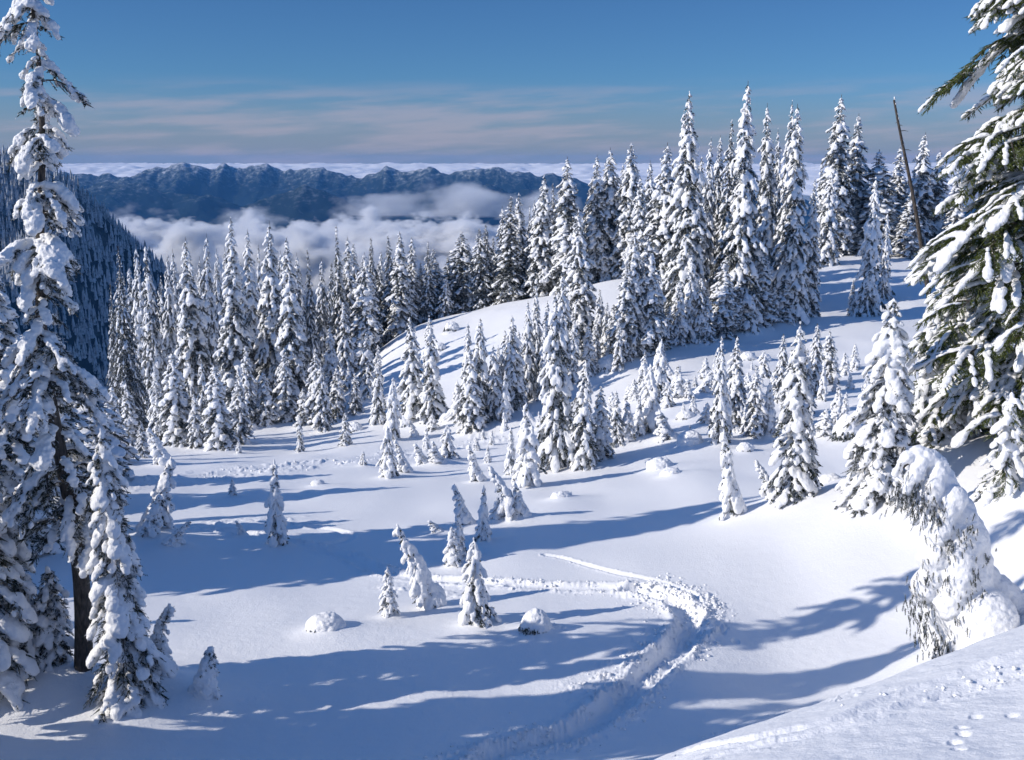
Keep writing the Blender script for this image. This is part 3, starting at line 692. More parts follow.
buried(326, 608, 631, 38, 'half-buried bush under a smooth snow hood in the clearing', 5)
buried(536, 602, 632, 30, 'snow-capped stub with dark needles left of the ski track', 8)
buried(660, 455, 470, 26, 'snow-capped boulder below the cluster of firs', 12, False, 'snowy_boulder', 'boulder')
buried(671, 466, 476, 20, 'smaller snow-capped boulder in front of a larger one', 13, False, 'snowy_boulder', 'boulder')
buried(561, 489, 499, 20, 'flat white boulder just right of the toppling sapling', 14, False, 'snowy_boulder', 'boulder')
buried(690, 427, 446, 26, 'snow-covered log end poking from the slope', 15, False, 'snowy_boulder', 'boulder')
buried(831, 470, 487, 26, 'white hummock at the right foot of the dark-skirted fir', 16, False, 'snowy_boulder', 'boulder')
buried(186, 640, 650, 10, 'tiny snow lump in the left foreground', 17, False, 'snowy_boulder', 'boulder') if False else None
for _i, (px, top, foot, w, lab) in enumerate([(318, 478, 486, 14, 'small drift-capped bush nearest the footprints at left'), (745, 440, 452, 16, 'snow-covered shrub under the thin firs'), (718, 404, 418, 20, 'snowed-in shrub high on the right slope'),
                                (686, 408, 420, 18, 'snowed-in shrub left of another, high on the right slope'), (748, 350, 361, 16, 'snowed-in shrub below the tallest hill firs'), (765, 352, 362, 12, 'little shrub right of the snowed-in one below hill firs'),
                                (355, 420, 432, 16, 'snow-laden shrub before the slim firs'), (405, 412, 428, 18, 'snow-laden shrub between two tall firs'), (450, 408, 424, 24, 'wide snow-laden shrub below the white knoll'), (452, 320, 331, 14, 'shrub alone on the white knoll'), (440, 341, 350, 12, 'lower shrub on the white knoll'),
                                (612, 352, 372, 30, 'snow heap round the feet of thin firs'), (540, 372, 394, 26, 'snow heap below the pale firs'), (848, 408, 440, 26, 'snow-draped bush right of the rounded fir')]):
    buried(px, top, foot, w, lab, 40 + _i)

# ------------------------------------------------------------------ the big trees close by
def big(proto, name, px, foot, label, rz=0.0, cat='fir tree', near=16.0, depth=None, at_tip=None, sink=.1, tilt=(0, 0)):
    if depth is None: x, y, z = hit(px, foot, near)
    else:
        x, y = ray(px, foot)[0] * depth, depth; z = float(ground_z(x, y)[0])
    o = thing_from(proto, name, (x, y, z - sink), rz, (1, 1, 1), tilt)
    FEET.append((x, y, proto['W'], proto['H']))
    return tag(o, label, cat)

# height of a thing at distance y between two rows
def span(tip, foot, y): return (drop(foot) - drop(tip)) * y
_x, _y, _z = hit(86, 693)
H1 = span(-40, 693, _y)
PROF1 = lambda f: (.80 + .20 * math.sin(f * 41) + .18 * math.sin(f * 97 + 1)) * (1.0 - .38 * f) * (1.3 if .22 < f < .46 else 1.0) * (min(1, (1 - f) * 14) + .05)
left_big = conifer(901, H1, 1.12, PROF1, dz=.36, nb=5, h0=.26, rise=.40, droop=1.05, load=1.0, rs=.105, twig=.46, twig_n=26, jit=.5, voxel=.030, near=True, second=.7, trunk_r=.27, stretch=1.2,
                   bare=.36, gap=.16, clump=.7, rough=1.9, bend=lambda f: np.array([.012 * math.sin(f * 9), 0, 0]), nsec=2)
big(left_big, 'foreground_fir', 82, 698, 'tall ragged foreground fir with bare dark lower trunk, at the left', 0.6)
_x, _y, _z = hit(22, 694)
sk = conifer(902, span(470, 697, _y), 1.25, lambda f: (1 - f) ** .7 * .9 + .1, dz=.24, nb=7, h0=.0, rise=-.1, droop=.9, load=.95, rs=.14, twig=.55, twig_n=26, jit=.3, voxel=.034, near=True, second=9, core=.38, bare=.15, clump=.4)
big(sk, 'foreground_fir', 14, 696, 'squat snow-heaped fir filling the lower left corner')
_e = conifer(903, span(170, 690, 28.6), 1.15, lambda f: (1 - f) ** .75 * .95 + .05, dz=.40, nb=6, h0=.12, rise=.1, droop=.8, load=.95, rs=.17, bare=.2, twig=.55, twig_n=24, jit=.35, voxel=.05, near=True, second=1.0, clump=.5)
big(_e, 'foreground_fir', -14, 650, 'snowy fir cut by the left edge, behind the ragged fir', 0, depth=28.6)
_x, _y, _z = hit(124, 712)
yf = conifer(904, span(425, 714, _y), .92, lambda f: min(1, .34 + .72 * (1 - f) ** 1.3) * (1 if f < .93 else .5), dz=.22, nb=6, h0=.0, rise=-.1, droop=1.0, load=1.0, rs=.135, twig=.55, twig_n=28, jit=.28, voxel=.03, near=True, second=9, core=.5, bare=.22, clump=.45,
              bend=lambda f: np.array([-.04 * f, 0, 0]))
big(yf, 'foreground_fir', 131, 714, 'stout young fir plastered with snow in front of the bare trunk', 1.2)
_x, _y, _z = hit(70, 692)
lo = conifer(905, span(566, 694, _y), .80, lambda f: (1 - f) ** .6 * .9 + .1, dz=.22, nb=7, h0=.0, rise=-.05, droop=.9, load=.9, rs=.12, twig=.55, twig_n=30, jit=.3, bare=.25, voxel=.032, near=True, second=9, core=.35, clump=.3)
big(lo, 'foreground_fir', 58, 693, 'low bushy fir hugging the left foot of the bare trunk')
g1 = conifer(906, span(597, 690, _y), .55, lambda f: (1 - f) ** 1.2 * .9 + .12, dz=.16, nb=5, h0=.05, rise=-.1, droop=1.0, load=1.1, rs=.10, twig=.4, twig_n=12, voxel=.026, near=True, second=9, core=.75, clump=.2,
              bend=lambda f: np.array([-.05 * f + .30 * max(0, f - .72) / .28 * .5, 0, -.12 * max(0, f - .8)]))
big(g1, 'bent_young_fir', 166, 692, 'slender snow ghost with a nodding tip right of the stout young fir', cat='sapling')
g2 = conifer(907, span(646, 706, _y), .46, lambda f: (1 - f) ** .8 * .85 + .22, dz=.14, nb=5, h0=.05, rise=-.1, droop=1.0, load=1.0, rs=.10, twig=.5, twig_n=16, voxel=.026, near=True, second=9, core=.85, clump=.1,
              bend=lambda f: np.array([.16 * f, 0, 0]))
big(g2, 'bent_young_fir', 203, 707, 'rounded shark-fin ghost of snow in the left foreground', cat='sapling')
g3 = conifer(908, span(566, 628, 36), .42, ghost, dz=.16, nb=5, h0=.0, rise=-.1, droop=1.0, load=1.0, rs=.10, twig=.4, twig_n=10, voxel=.03, near=True, second=9, core=.7)
big(g3, 'young_fir', 54, 628, 'small white cone of snow seen between the left foreground firs', cat='sapling')
for i, (px, tip, d, w, lab) in enumerate([(-12, 255, 46, 90, 'snowy fir at the left edge behind the foreground trees'), (34, 330, 58, 84, 'snowy fir filling the gap left of the ragged trunk'), (84, 372, 66, 60, 'smaller snowy fir behind the ragged trunk'), (58, 400, 50, 66, 'drooping fir low behind the ragged trunk'),
                                          (108, 400, 76, 34, 'fir glimpsed right of the ragged trunk before the forest')]):
    plant('spire' if i < 2 else 'fir', px, tip, depth=d, w=w, label=lab, cat='fir tree')

# right: the green-boughed firs on the slope
H2 = 33.0
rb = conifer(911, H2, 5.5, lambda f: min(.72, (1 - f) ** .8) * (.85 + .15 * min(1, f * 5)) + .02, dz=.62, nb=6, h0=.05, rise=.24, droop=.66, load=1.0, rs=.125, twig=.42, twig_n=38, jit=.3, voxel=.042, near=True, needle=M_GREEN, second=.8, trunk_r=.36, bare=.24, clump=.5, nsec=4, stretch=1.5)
big(rb, 'foreground_fir', 1078, 0, 'huge green-boughed fir leaning into the right edge of the picture', 0.4, depth=44)
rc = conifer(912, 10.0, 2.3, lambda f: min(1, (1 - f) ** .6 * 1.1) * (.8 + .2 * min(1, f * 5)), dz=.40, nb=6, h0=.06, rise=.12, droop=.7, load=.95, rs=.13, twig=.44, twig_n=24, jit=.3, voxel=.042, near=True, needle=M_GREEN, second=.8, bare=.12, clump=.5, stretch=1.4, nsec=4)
big(rc, 'foreground_fir', 948, 440, 'shorter bough-heavy fir left of the huge green one', 1.4, depth=47)
_x, _y, _z = hit(888, 470)
rd = conifer(913, span(262, 472, 43), 1.75, lambda f: (1 - f) ** .8 * .92 + .06, dz=.34, nb=6, h0=.02, rise=.0, droop=.85, load=.95, rs=.14, twig=.5, twig_n=24, jit=.3, voxel=.036, near=True, second=1.0, clump=.5, core=.15, bare=.15)
big(rd, 'foreground_fir', 882, 472, 'white-draped pointed fir at the left of the green-boughed pair', 0.3, depth=43)
re_ = conifer(914, span(380, 455, 40), .62, cone, dz=.24, nb=6, h0=.0, rise=-.1, droop=.9, load=1.15, rs=.13, voxel=.036, near=True, twig_n=12, second=9, core=.5)
big(re_, 'young_fir', 932, 452, 'small white pointed fir before the green boughs', cat='sapling', depth=40)
_x, _y, _z = hit(1000, 497)
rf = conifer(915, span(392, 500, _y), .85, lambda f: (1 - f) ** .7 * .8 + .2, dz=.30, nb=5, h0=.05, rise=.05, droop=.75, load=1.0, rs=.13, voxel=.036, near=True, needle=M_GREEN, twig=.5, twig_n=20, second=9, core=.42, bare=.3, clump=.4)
big(rf, 'young_fir', 1003, 500, 'young fir with bright green sprays at the right edge', 2.2, cat='sapling')

# the leaning dead snag
def snag():
    x, y, z = hit(975, 430, depth_near) if False else (ray(972, 300)[0] * 50.0, 50.0, 0)
    z = float(ground_z(x, y)[0])
    top = np.array([ray(895, 100)[0] * 49.5, 49.5, -drop(100) * 49.5])
    foot = np.array([x, y, z - .3])
    t = np.linspace(0, 1, 18)[:, None]
    P = foot + (top - foot) * t + np.stack([.06 * np.sin(t[:, 0] * 11), .05 * np.cos(t[:, 0] * 9), 0 * t[:, 0]], 1)
    root = bpy.data.objects.new('dead_snag', None); COL.objects.link(root); root.location = foot
    Q = P - foot
    limbs = [(Q, np.linspace(.17, .045, 18))]
    rng = np.random.default_rng(4); st = []
    for k in range(16):
        q = rng.uniform(.45, .97); p = np.array([np.interp(q, t[:, 0], Q[:, i]) for i in range(3)])
        d = rng.normal(size=3); d[2] = abs(d[2]) * .3; d /= np.linalg.norm(d); L = rng.uniform(.12, .4)
        st.append((np.array([p, p + d * L * .6, p + d * L + [0, 0, -.05]]), np.array([.02, .014, .005])))
    obj('trunk', tube(limbs, M_BARK, 'trunk', 10), root); obj('branches', tube(st, M_BARK, 'branches', 5), root)
    b = []
    for q in np.linspace(.4, 1.0, 46):
        p = np.array([np.interp(q, t[:, 0], Q[:, i]) for i in range(3)]); r = .022 + .03 * rng.random()
        if rng.random() < .5 or q > .97: b.append([p[0] + .02, p[1] - .01, p[2] + .07, *(top - foot), r * 2.2, r, r])
    obj('snow_load', fuse(b, .016, 5), root)
    tag(root, 'bare dead snag leaning left above the green-boughed firs', 'dead tree')
snag()

# the bowed, snow-hooded tree on the near bank
def bowed_tree():
    x, y, z = hit(948, 652)
    m = y / F * 1.03                                # metres per pixel here
    P = lambda px, py, dy=0.0: np.array([(px - 948) * m, dy * 45 * m, (656 - py) * m * 1.05])
    root = bpy.data.objects.new('bent_young_fir', None); COL.objects.link(root); root.location = (x, y, z - .05)
    rng = np.random.default_rng(77)
    blobs = []
    def chain(pts, n):
        pts = np.array([np.concatenate([p, [r]]) for p, r in pts]); s = np.linspace(0, len(pts) - 1, n)
        C = np.stack([np.interp(s, np.arange(len(pts)), pts[:, i]) for i in range(4)], 1)
        for i in range(n):
            d = C[min(i + 1, n - 1), :3] - C[max(i - 1, 0), :3]; r = C[i, 3] * rng.uniform(.86, 1.16)
            o = rng.normal(0, .12, 3) * r
            blobs.append([*(C[i, :3] + o), *d, r * 1.1, r, r * rng.uniform(.85, 1.0)])
    k = m
    chain([(P(962, 640), 36 * k), (P(955, 600), 37 * k), (P(952, 565), 31 * k), (P(948, 535), 24 * k), (P(942, 508), 18 * k), (P(933, 484), 14 * k), (P(922, 465), 11 * k), (P(910, 452), 9 * k), (P(898, 449), 7 * k), (P(887, 457), 5 * k), (P(880, 470), 4 * k)], 50)
    chain([(P(938, 520, -.2), 15 * k), (P(928, 545, -.35), 17 * k), (P(918, 568, -.4), 15 * k), (P(912, 584, -.45), 12 * k)], 14)
    chain([(P(945, 530, -.4), 14 * k), (P(942, 560, -.6), 18 * k), (P(936, 590, -.7), 17 * k)], 9)
    chain([(P(956, 595, -.5), 22 * k), (P(966, 620, -.7), 33 * k), (P(976, 650, -.8), 42 * k)], 9)
    chain([(P(975, 560, .3), 16 * k), (P(990, 590, .3), 16 * k), (P(1006, 600, .2), 18 * k), (P(1003, 628, .1), 22 * k)], 12)   # the lobe behind
    chain([(P(945, 482, .9), 6 * k), (P(956, 505, .9), 10 * k), (P(966, 540, .9), 14 * k), (P(975, 570, .9), 18 * k)], 12)      # second stem behind
    chain([(P(903, 458, -.15), 8 * k), (P(895, 470, -.25), 8 * k), (P(889, 482, -.28), 6 * k)], 8)
    chain([(P(918, 470, -.25), 10 * k), (P(912, 486, -.32), 9 * k), (P(909, 500, -.36), 7 * k)], 8)
    chain([(P(930, 492, -.35), 13 * k), (P(924, 510, -.42), 12 * k), (P(920, 530, -.46), 9 * k)], 9)
    obj('snow_load', fuse(blobs, .034, 77, 1.1, 3), root)
    nd = Needles()
    def spray(px, py, dy, n, spread, l, lean=0.0):
        p = P(px, py, dy) + rng.normal(0, 1, (n, 3)) * np.array([spread[0] * k, .10, spread[1] * k])
        d = np.stack([rng.normal(lean, .22, n), rng.normal(-.35, .25, n), -np.ones(n)], 1); d /= np.linalg.norm(d, axis=1, keepdims=True)
        ll = rng.uniform(.45, 1.1, n) * l * .72
        nd.needles(p, d, ll, rng, per_m=190, nl=.062, nw=.009); nd.blades(p, d, ll, np.full(n, .012), rng)
    for a in [(881, 484, -.25, 46, (6, 11), .40, -.3), (892, 490, -.42, 50, (7, 11), .44, -.2), (904, 492, -.48, 46, (8, 10), .44, -.1), (916, 506, -.55, 34, (7, 9), .40), (926, 530, -.72, 30, (6, 9), .38), (936, 536, -.72, 16, (4, 8), .28),
              (899, 590, -.55, 50, (6, 13), .40), (908, 610, -.65, 56, (7, 13), .42), (920, 628, -.90, 54, (7, 10), .44), (931, 638, -.95, 40, (6, 9), .40), (950, 560, -.86, 26, (3, 10), .32), (928, 566, -.84, 20, (4, 8), .32), (916, 572, -.62, 24, (5, 9), .34),
              (1000, 610, -.35, 34, (7, 8), .34), (968, 545, -.55, 14, (3, 7), .3), (940, 585, -1.0, 30, (5, 12), .34), (958, 582, -.95, 20, (4, 8), .3), (947, 520, -.68, 22, (4, 9), .3), (912, 550, -.5, 26, (4, 10), .36)]:
        spray(*a)
    obj('crown', nd.build('crown', M_NEEDLE), root)
    st = np.array([P(955, 650), P(945, 560), P(936, 500), P(915, 465), P(895, 458), P(882, 470)])
    obj('trunk', tube([(st, np.linspace(.10, .015, 6))], M_BARK, 'trunk', 8), root)
    tag(root, 'big snow-hooded tree bowed over to the left on the near right bank', 'bowed tree')
    FEET.append((x, y, 2.2, 3.5))
bowed_tree()

# firs standing just outside the frame on the left: they throw the long shadows across the clearing
for i, (u, d, H, w, lab) in enumerate(SHADERS):
    k = PROTO['spire'][i % 5]; x, y = u * d, d; z = float(ground_z(x, y)[0])
    o = thing_from(k, 'fir_tree', (x, y, z - .1), i * 1.3, (w / k['W'], w / k['W'], H / k['H']))
    tag(o, 'snow-laden fir standing out of frame to the left of the clearing', 'fir tree', 'firs outside the left of the picture')
# ------------------------------------------------------------------ the snow surface: one sheet, with the tracks pressed into it
def poly(points):
    return np.array([hit(px, py, near)[:2] for px, py, near in points])
def dist_to(px, py, P):
    best = np.full(px.shape, 1e9); along = np.zeros(px.shape); side = np.zeros(px.shape); acc = 0
    for a, b in zip(P[:-1], P[1:]):
        d = b - a; L = math.hypot(*d); t = np.clip(((px - a[0]) * d[0] + (py - a[1]) * d[1]) / (L * L), 0, 1)
        ex, ey = px - a[0] - t * d[0], py - a[1] - t * d[1]
        q = np.hypot(ex, ey); m = q < best
        best[m] = q[m]; along[m] = acc + t[m] * L; side[m] = np.sign(ex[m] * d[1] - ey[m] * d[0])
        acc += L
    return best, along, side
def smooth_line(P, n=10):
    t = np.arange(len(P)); s = np.linspace(0, len(P) - 1, n * len(P))
    q = np.stack([pchip(t, P[:, i], s) for i in (0, 1)], 1)
    return q

ls = np.concatenate([np.linspace(math.log(2), math.log(6), 60)[:-1], np.linspace(math.log(6), math.log(16), 230)[:-1], np.linspace(math.log(16), math.log(24), 70)[:-1],
                     np.linspace(math.log(24), math.log(62), 460)[:-1], np.linspace(math.log(62), math.log(170), 260)[:-1], np.linspace(math.log(170), math.log(900), 50)])
uu = np.concatenate([np.linspace(-1.3, -.6, 50)[:-1], np.linspace(-.6, -.49, 40)[:-1], np.linspace(-.49, .50, 1050)[:-1], np.linspace(.50, .6, 40)[:-1], np.linspace(.6, 1.3, 50)])
UU, LL = np.meshgrid(uu, ls)
GY = np.exp(LL); GX = UU * GY
GZ = ground_z(GX.ravel(), GY.ravel()).reshape(GX.shape)
near = (GY < 120) & (np.abs(UU) < .6)
# swells round the feet of trees: a heaped skirt and a wind scoop
for (x, y, W, H) in FEET:
    if y > 115: continue
    s = max(.35, W * .62)
    j0, j1 = np.searchsorted(ls, [math.log(max(2, y - 4 * s)), math.log(y + 4 * s)])
    sl = slice(max(j0, 0), j1)
    r = np.hypot(GX[sl] - x, (GY[sl] - y))
    GZ[sl] += min(.32, .10 * W + .05) * np.exp(-(r / s) ** 2)
    r2 = np.hypot((GX[sl] - x - s * 1.3) / 1.7, GY[sl] - y - .3 * s)
    GZ[sl] += min(.16, .05 * W + .03) * np.exp(-(r2 / s) ** 2)

def press(points, trench, half, lump, spread, scale, seed, rim=0.0, chunk=1.0):
    P = smooth_line(np.array([hit(a, b, c)[:2] for a, b, c in points]))
    x0, y0 = P.min(0) - spread * 3; x1, y1 = P.max(0) + spread * 3
    sel = (GX > x0) & (GX < x1) & (GY > y0) & (GY < y1)
    gx, gy = GX[sel], GY[sel]
    d, al, sd = dist_to(gx, gy, P)
    wob = .12 * half * noise2(al * 1.3, sd * 3.1, seed)
    d = np.abs(d + wob)
    dz = -trench * np.exp(-(d / half) ** 4)
    edge = np.exp(-((d - half * 1.25) / (half * .45)) ** 2)
    dz += rim * edge * (1 + .6 * noise2(gx * 2.1, gy * 1.6, seed + 5))
    env = np.exp(-(np.maximum(0, d - half * .9) / spread) ** 2) * (.35 + .65 * (d > half * .8))
    n1 = noise2(gx * scale, gy * scale, seed + 1); n2 = noise2(gx * scale * 2.3, gy * scale * 2.3, seed + 2); n3 = noise2(gx * scale * 4.9, gy * scale * 4.9, seed + 3)
    mask = np.clip(noise2(gx * scale * .6 + 7, gy * scale * .6, seed + 4) * 1.4 + .55 * chunk, 0, 1)
    far_fade = np.clip(1.25 - (d - half) / (spread * 1.6), 0, 1)
    dz += lump * env * far_fade * mask * (np.abs(n1) * 1.0 + .6 * n2 + .35 * n3)
    GZ[sel] += dz
FGN = 21.0
main = [(455, 775, FGN), (500, 752, FGN), (560, 738, FGN), (600, 716, FGN), (632, 690, FGN), (660, 662, FGN), (682, 640, FGN), (690, 620, FGN), (682, 606, FGN), (662, 595, FGN), (636, 590, FGN)]
press(main, .34, .48, .09, .55, 7.0, 101, .08, 1.1)
press([(400, 790, FGN), (440, 765, FGN), (500, 748, FGN), (560, 737, FGN)], .08, .4, .06, .8, 6.8, 111, .03, .9)
press([(690, 628, FGN), (702, 612, FGN), (696, 598, FGN), (676, 588, FGN), (650, 580, FGN), (620, 574, FGN), (590, 566, FGN), (562, 558, FGN), (545, 555, FGN)], .08, .15, .04, .22, 7.6, 131, .03, 1.0)
press([(650, 592, FGN), (600, 588, FGN), (550, 587, FGN), (500, 584, FGN), (450, 581, FGN), (405, 577, FGN), (372, 568, FGN), (345, 556, FGN), (300, 545, FGN), (262, 536, FGN), (215, 531, FGN)], .12, .38, .07, .50, 6.2, 141, .05, 1.0)
press([(330, 545, FGN), (345, 541, FGN), (352, 536, FGN), (338, 531, FGN), (310, 527, FGN)], .10, .25, .05, .3, 2.5, 151, .04)
press([(675, 640, FGN), (655, 655, FGN), (630, 672, FGN), (600, 690, FGN)], .0, .3, .10, .9, 6.8, 161, .03, .6)
press([(700, 596, FGN), (712, 612, FGN), (706, 632, FGN)], .0, .25, .10, .5, 7.3, 171, .03, .8)
press([(140, 486, FGN), (185, 480, FGN), (225, 474, FGN), (268, 470, FGN)], .06, .8, .16, 1.8, 1.9, 181, .03, .8)
press([(268, 468, FGN), (320, 464, FGN), (370, 459, FGN), (430, 449, FGN), (480, 441, FGN)], .06, .8, .16, 2.0, 1.8, 191, .03, .8)
press([(430, 452, FGN), (480, 443, FGN), (530, 432, FGN)], .10, .5, .10, .9, 1.9, 195, .05, .8)
press([(180, 528, FGN), (240, 524, FGN), (300, 522, FGN)], .06, .5, .14, 1.1, 1.7, 201, .0, .5)
press([(400, 585, FGN), (450, 590, FGN), (500, 590, FGN)], .0, .5, .12, .8, 2.6, 205, .0, .7)
NB = 6.0
press([(690, 752, NB), (760, 738, NB), (830, 722, NB), (900, 697, NB), (960, 676, NB), (1030, 652, NB)], .045, .16, .012, .16, 13, 211, .02, .7)
press([(720, 756, NB), (800, 738, NB), (880, 716, NB), (960, 690, NB), (1030, 668, NB)], .03, .12, .012, .2, 12, 221, .012, .6)
press([(955, 694, NB), (985, 685, NB), (1030, 672, NB)], .04, .15, .022, .16, 13, 231, .012, .8)
press([(690, 741, NB), (745, 726, NB), (800, 708, NB), (850, 697, NB)], .0, .1, .03, .12, 12, 241, .01, .7)
def prints(points, n, size, depth, seed, scatter=.05):
    rng = np.random.default_rng(seed); P = smooth_line(np.array([hit(a, b, c)[:2] for a, b, c in points]))
    for i in range(n):
        p = P[int((i + .5) / n * (len(P) - 1))] + rng.normal(0, scatter, 2)
        r = np.hypot((GX - p[0]), (GY - p[1]) / 1.4)
        m = r < size * 3
        GZ[m] += -depth * np.exp(-(r[m] / size) ** 4) + depth * .10 * np.exp(-((r[m] - size * 1.35) / (size * .4)) ** 2) * (1 + noise2(GX[m] * 22, GY[m] * 22, seed))
prints([(925, 752, NB), (960, 738, NB), (985, 722, NB), (1020, 712, NB)], 6, .045, .04, 3, .06)
prints([(680, 612, FGN), (705, 632, FGN), (740, 640, FGN)], 6, .12, .08, 5, .2)
prints([(900, 500, FGN), (880, 506, FGN), (860, 512, FGN)], 6, .07, .05, 6, .25)
DEBRIS = []
def crumbs(points, n, spread, r0, r1, seed, gap=.3):
    rng = np.random.default_rng(seed); P = smooth_line(np.array([hit(a, b, c)[:2] for a, b, c in points]))
    s = rng.uniform(0, len(P) - 1.01, n); i = s.astype(int); f = (s - i)[:, None]
    p = P[i] * (1 - f) + P[i + 1] * f; d = P[i + 1] - P[i]; d /= np.linalg.norm(d, axis=1, keepdims=True)
    off = rng.choice([-1, 1], n) * (gap + np.abs(rng.normal(0, spread, n)))
    p = p + off[:, None] * np.stack([d[:, 1], -d[:, 0]], 1)
    keep = noise2(p[:, 0] * 1.3, p[:, 1] * 1.3, seed) + rng.normal(0, .25, n) > -.08
    p = p[keep]; n = len(p)
    DEBRIS.append(np.stack([p[:, 0], p[:, 1], r0 + (r1 - r0) * rng.random(n) ** 3], 1))
crumbs(main, 1900, .50, .012, .075, 3, .34)
crumbs([(690, 628, FGN), (702, 612, FGN), (696, 598, FGN), (676, 588, FGN), (650, 580, FGN)], 600, .33, .012, .07, 4, .2)
crumbs([(650, 592, FGN), (600, 588, FGN), (550, 587, FGN), (500, 584, FGN), (450, 581, FGN), (405, 577, FGN), (372, 568, FGN)], 800, .3, .012, .065, 5, .25)
crumbs([(140, 486, FGN), (225, 474, FGN), (320, 464, FGN), (430, 449, FGN), (530, 432, FGN)], 700, 1.1, .03, .12, 6, .1)
crumbs([(690, 741, 6.0), (745, 726, 6.0), (800, 708, 6.0), (850, 697, 6.0), (940, 690, 6.0), (1010, 668, 6.0)], 260, .16, .006, .03, 7, .04)
# fine grain near the eye
fine = near & (GY < 40)
GZ[fine] += np.clip(1.2 - GY[fine] / 40, .1, 1) * (.014 * noise2(GX[fine] * 3.1, GY[fine] * 3.1, 61) + .012 * np.abs(noise2(GX[fine] * 1.4 + .5 * GY[fine], GY[fine] * 5.5, 63)) + .006 * noise2(GX[fine] * 9, GY[fine] * 7, 62))
def lay_debris():
    A = np.concatenate(DEBRIS); v, f = ICO[1]; rng = np.random.default_rng(2)
    jl = np.clip(np.searchsorted(ls, np.log(A[:, 1])), 1, len(ls) - 1); ju = np.clip(np.searchsorted(uu, A[:, 0] / A[:, 1]), 1, len(uu) - 1)
    z = GZ[jl, ju]
    P = v[None] * (1 + rng.normal(0, .22, (len(A), len(v), 1))) * np.array([1, 1, .75]) * A[:, 2][:, None, None] + np.stack([A[:, 0], A[:, 1], z + A[:, 2] * .2], 1)[:, None]
    T = (f[None] + (np.arange(len(A)) * len(v))[:, None, None]).reshape(-1, 3)
    tag(obj('snow_crumbs', mesh_from('snow_crumbs', P.reshape(-1, 3), tris=T, material=M_SNOW)), 'loose crumbs of snow strewn beside the trodden tracks', 'snow crumbs', kind='stuff')
lay_debris()
gm = mesh_from('snow_ground', np.stack([GX, GY, GZ], -1).reshape(-1, 3), quads=grid_faces(*GX.shape), material=M_GROUND)
tag(obj('snow_ground', gm), kind='structure')

# ------------------------------------------------------------------ the mountains beyond
def mountain_mat():
    m, n, l, b = mat('forested_mountain')
    tc = add(n, 'ShaderNodeTexCoord'); g = add(n, 'ShaderNodeNewGeometry')
    a = add(n, 'ShaderNodeTexNoise', Scale=.02, Detail=7.0, Roughness=.7); l.new(tc.outputs['Object'], a.inputs['Vector'])
    s = add(n, 'ShaderNodeSeparateXYZ'); l.new(tc.outputs['Object'], s.inputs[0])
    nsep = add(n, 'ShaderNodeSeparateXYZ'); l.new(g.outputs['Normal'], nsep.inputs[0])
    h = add(n, 'ShaderNodeMapRange'); h.inputs['From Min'].default_value = -620; h.inputs['From Max'].default_value = 40
    h.inputs['To Min'].default_value = -.20; h.inputs['To Max'].default_value = .16
    l.new(s.outputs['Z'], h.inputs['Value'])
    ad = add(n, 'ShaderNodeMath', operation='ADD'); l.new(a.outputs['Fac'], ad.inputs[0]); l.new(h.outputs[0], ad.inputs[1])
    fl = add(n, 'ShaderNodeMapRange'); fl.inputs['From Min'].default_value = .5; fl.inputs['From Max'].default_value = 1.0; fl.inputs['To Min'].default_value = -.04; fl.inputs['To Max'].default_value = .05
    l.new(nsep.outputs['Z'], fl.inputs['Value'])
    half = add(n, 'ShaderNodeMath', operation='MULTIPLY_ADD'); half.inputs[1].default_value = .62; half.inputs[2].default_value = .20; l.new(a.outputs['Fac'], half.inputs[0])
    l.new(half.outputs[0], ad.inputs[0])
    a2 = add(n, 'ShaderNodeMath', operation='ADD'); l.new(ad.outputs[0], a2.inputs[0]); l.new(fl.outputs[0], a2.inputs[1])
    r = add(n, 'ShaderNodeValToRGB')
    r.color_ramp.elements[0].position = .50; r.color_ramp.elements[0].color = (.016, .026, .030, 1)
    r.color_ramp.elements[1].position = .72; r.color_ramp.elements[1].color = (.55, .56, .58, 1)
    e = r.color_ramp.elements.new(.60); e.color = (.10, .12, .125, 1)
    l.new(a2.outputs[0], r.inputs['Fac']); l.new(r.outputs[0], b.inputs['Base Color'])
    b.inputs['Roughness'].default_value = .9; b.inputs['Specular IOR Level'].default_value = 0
    return m
M_MTN = mountain_mat()
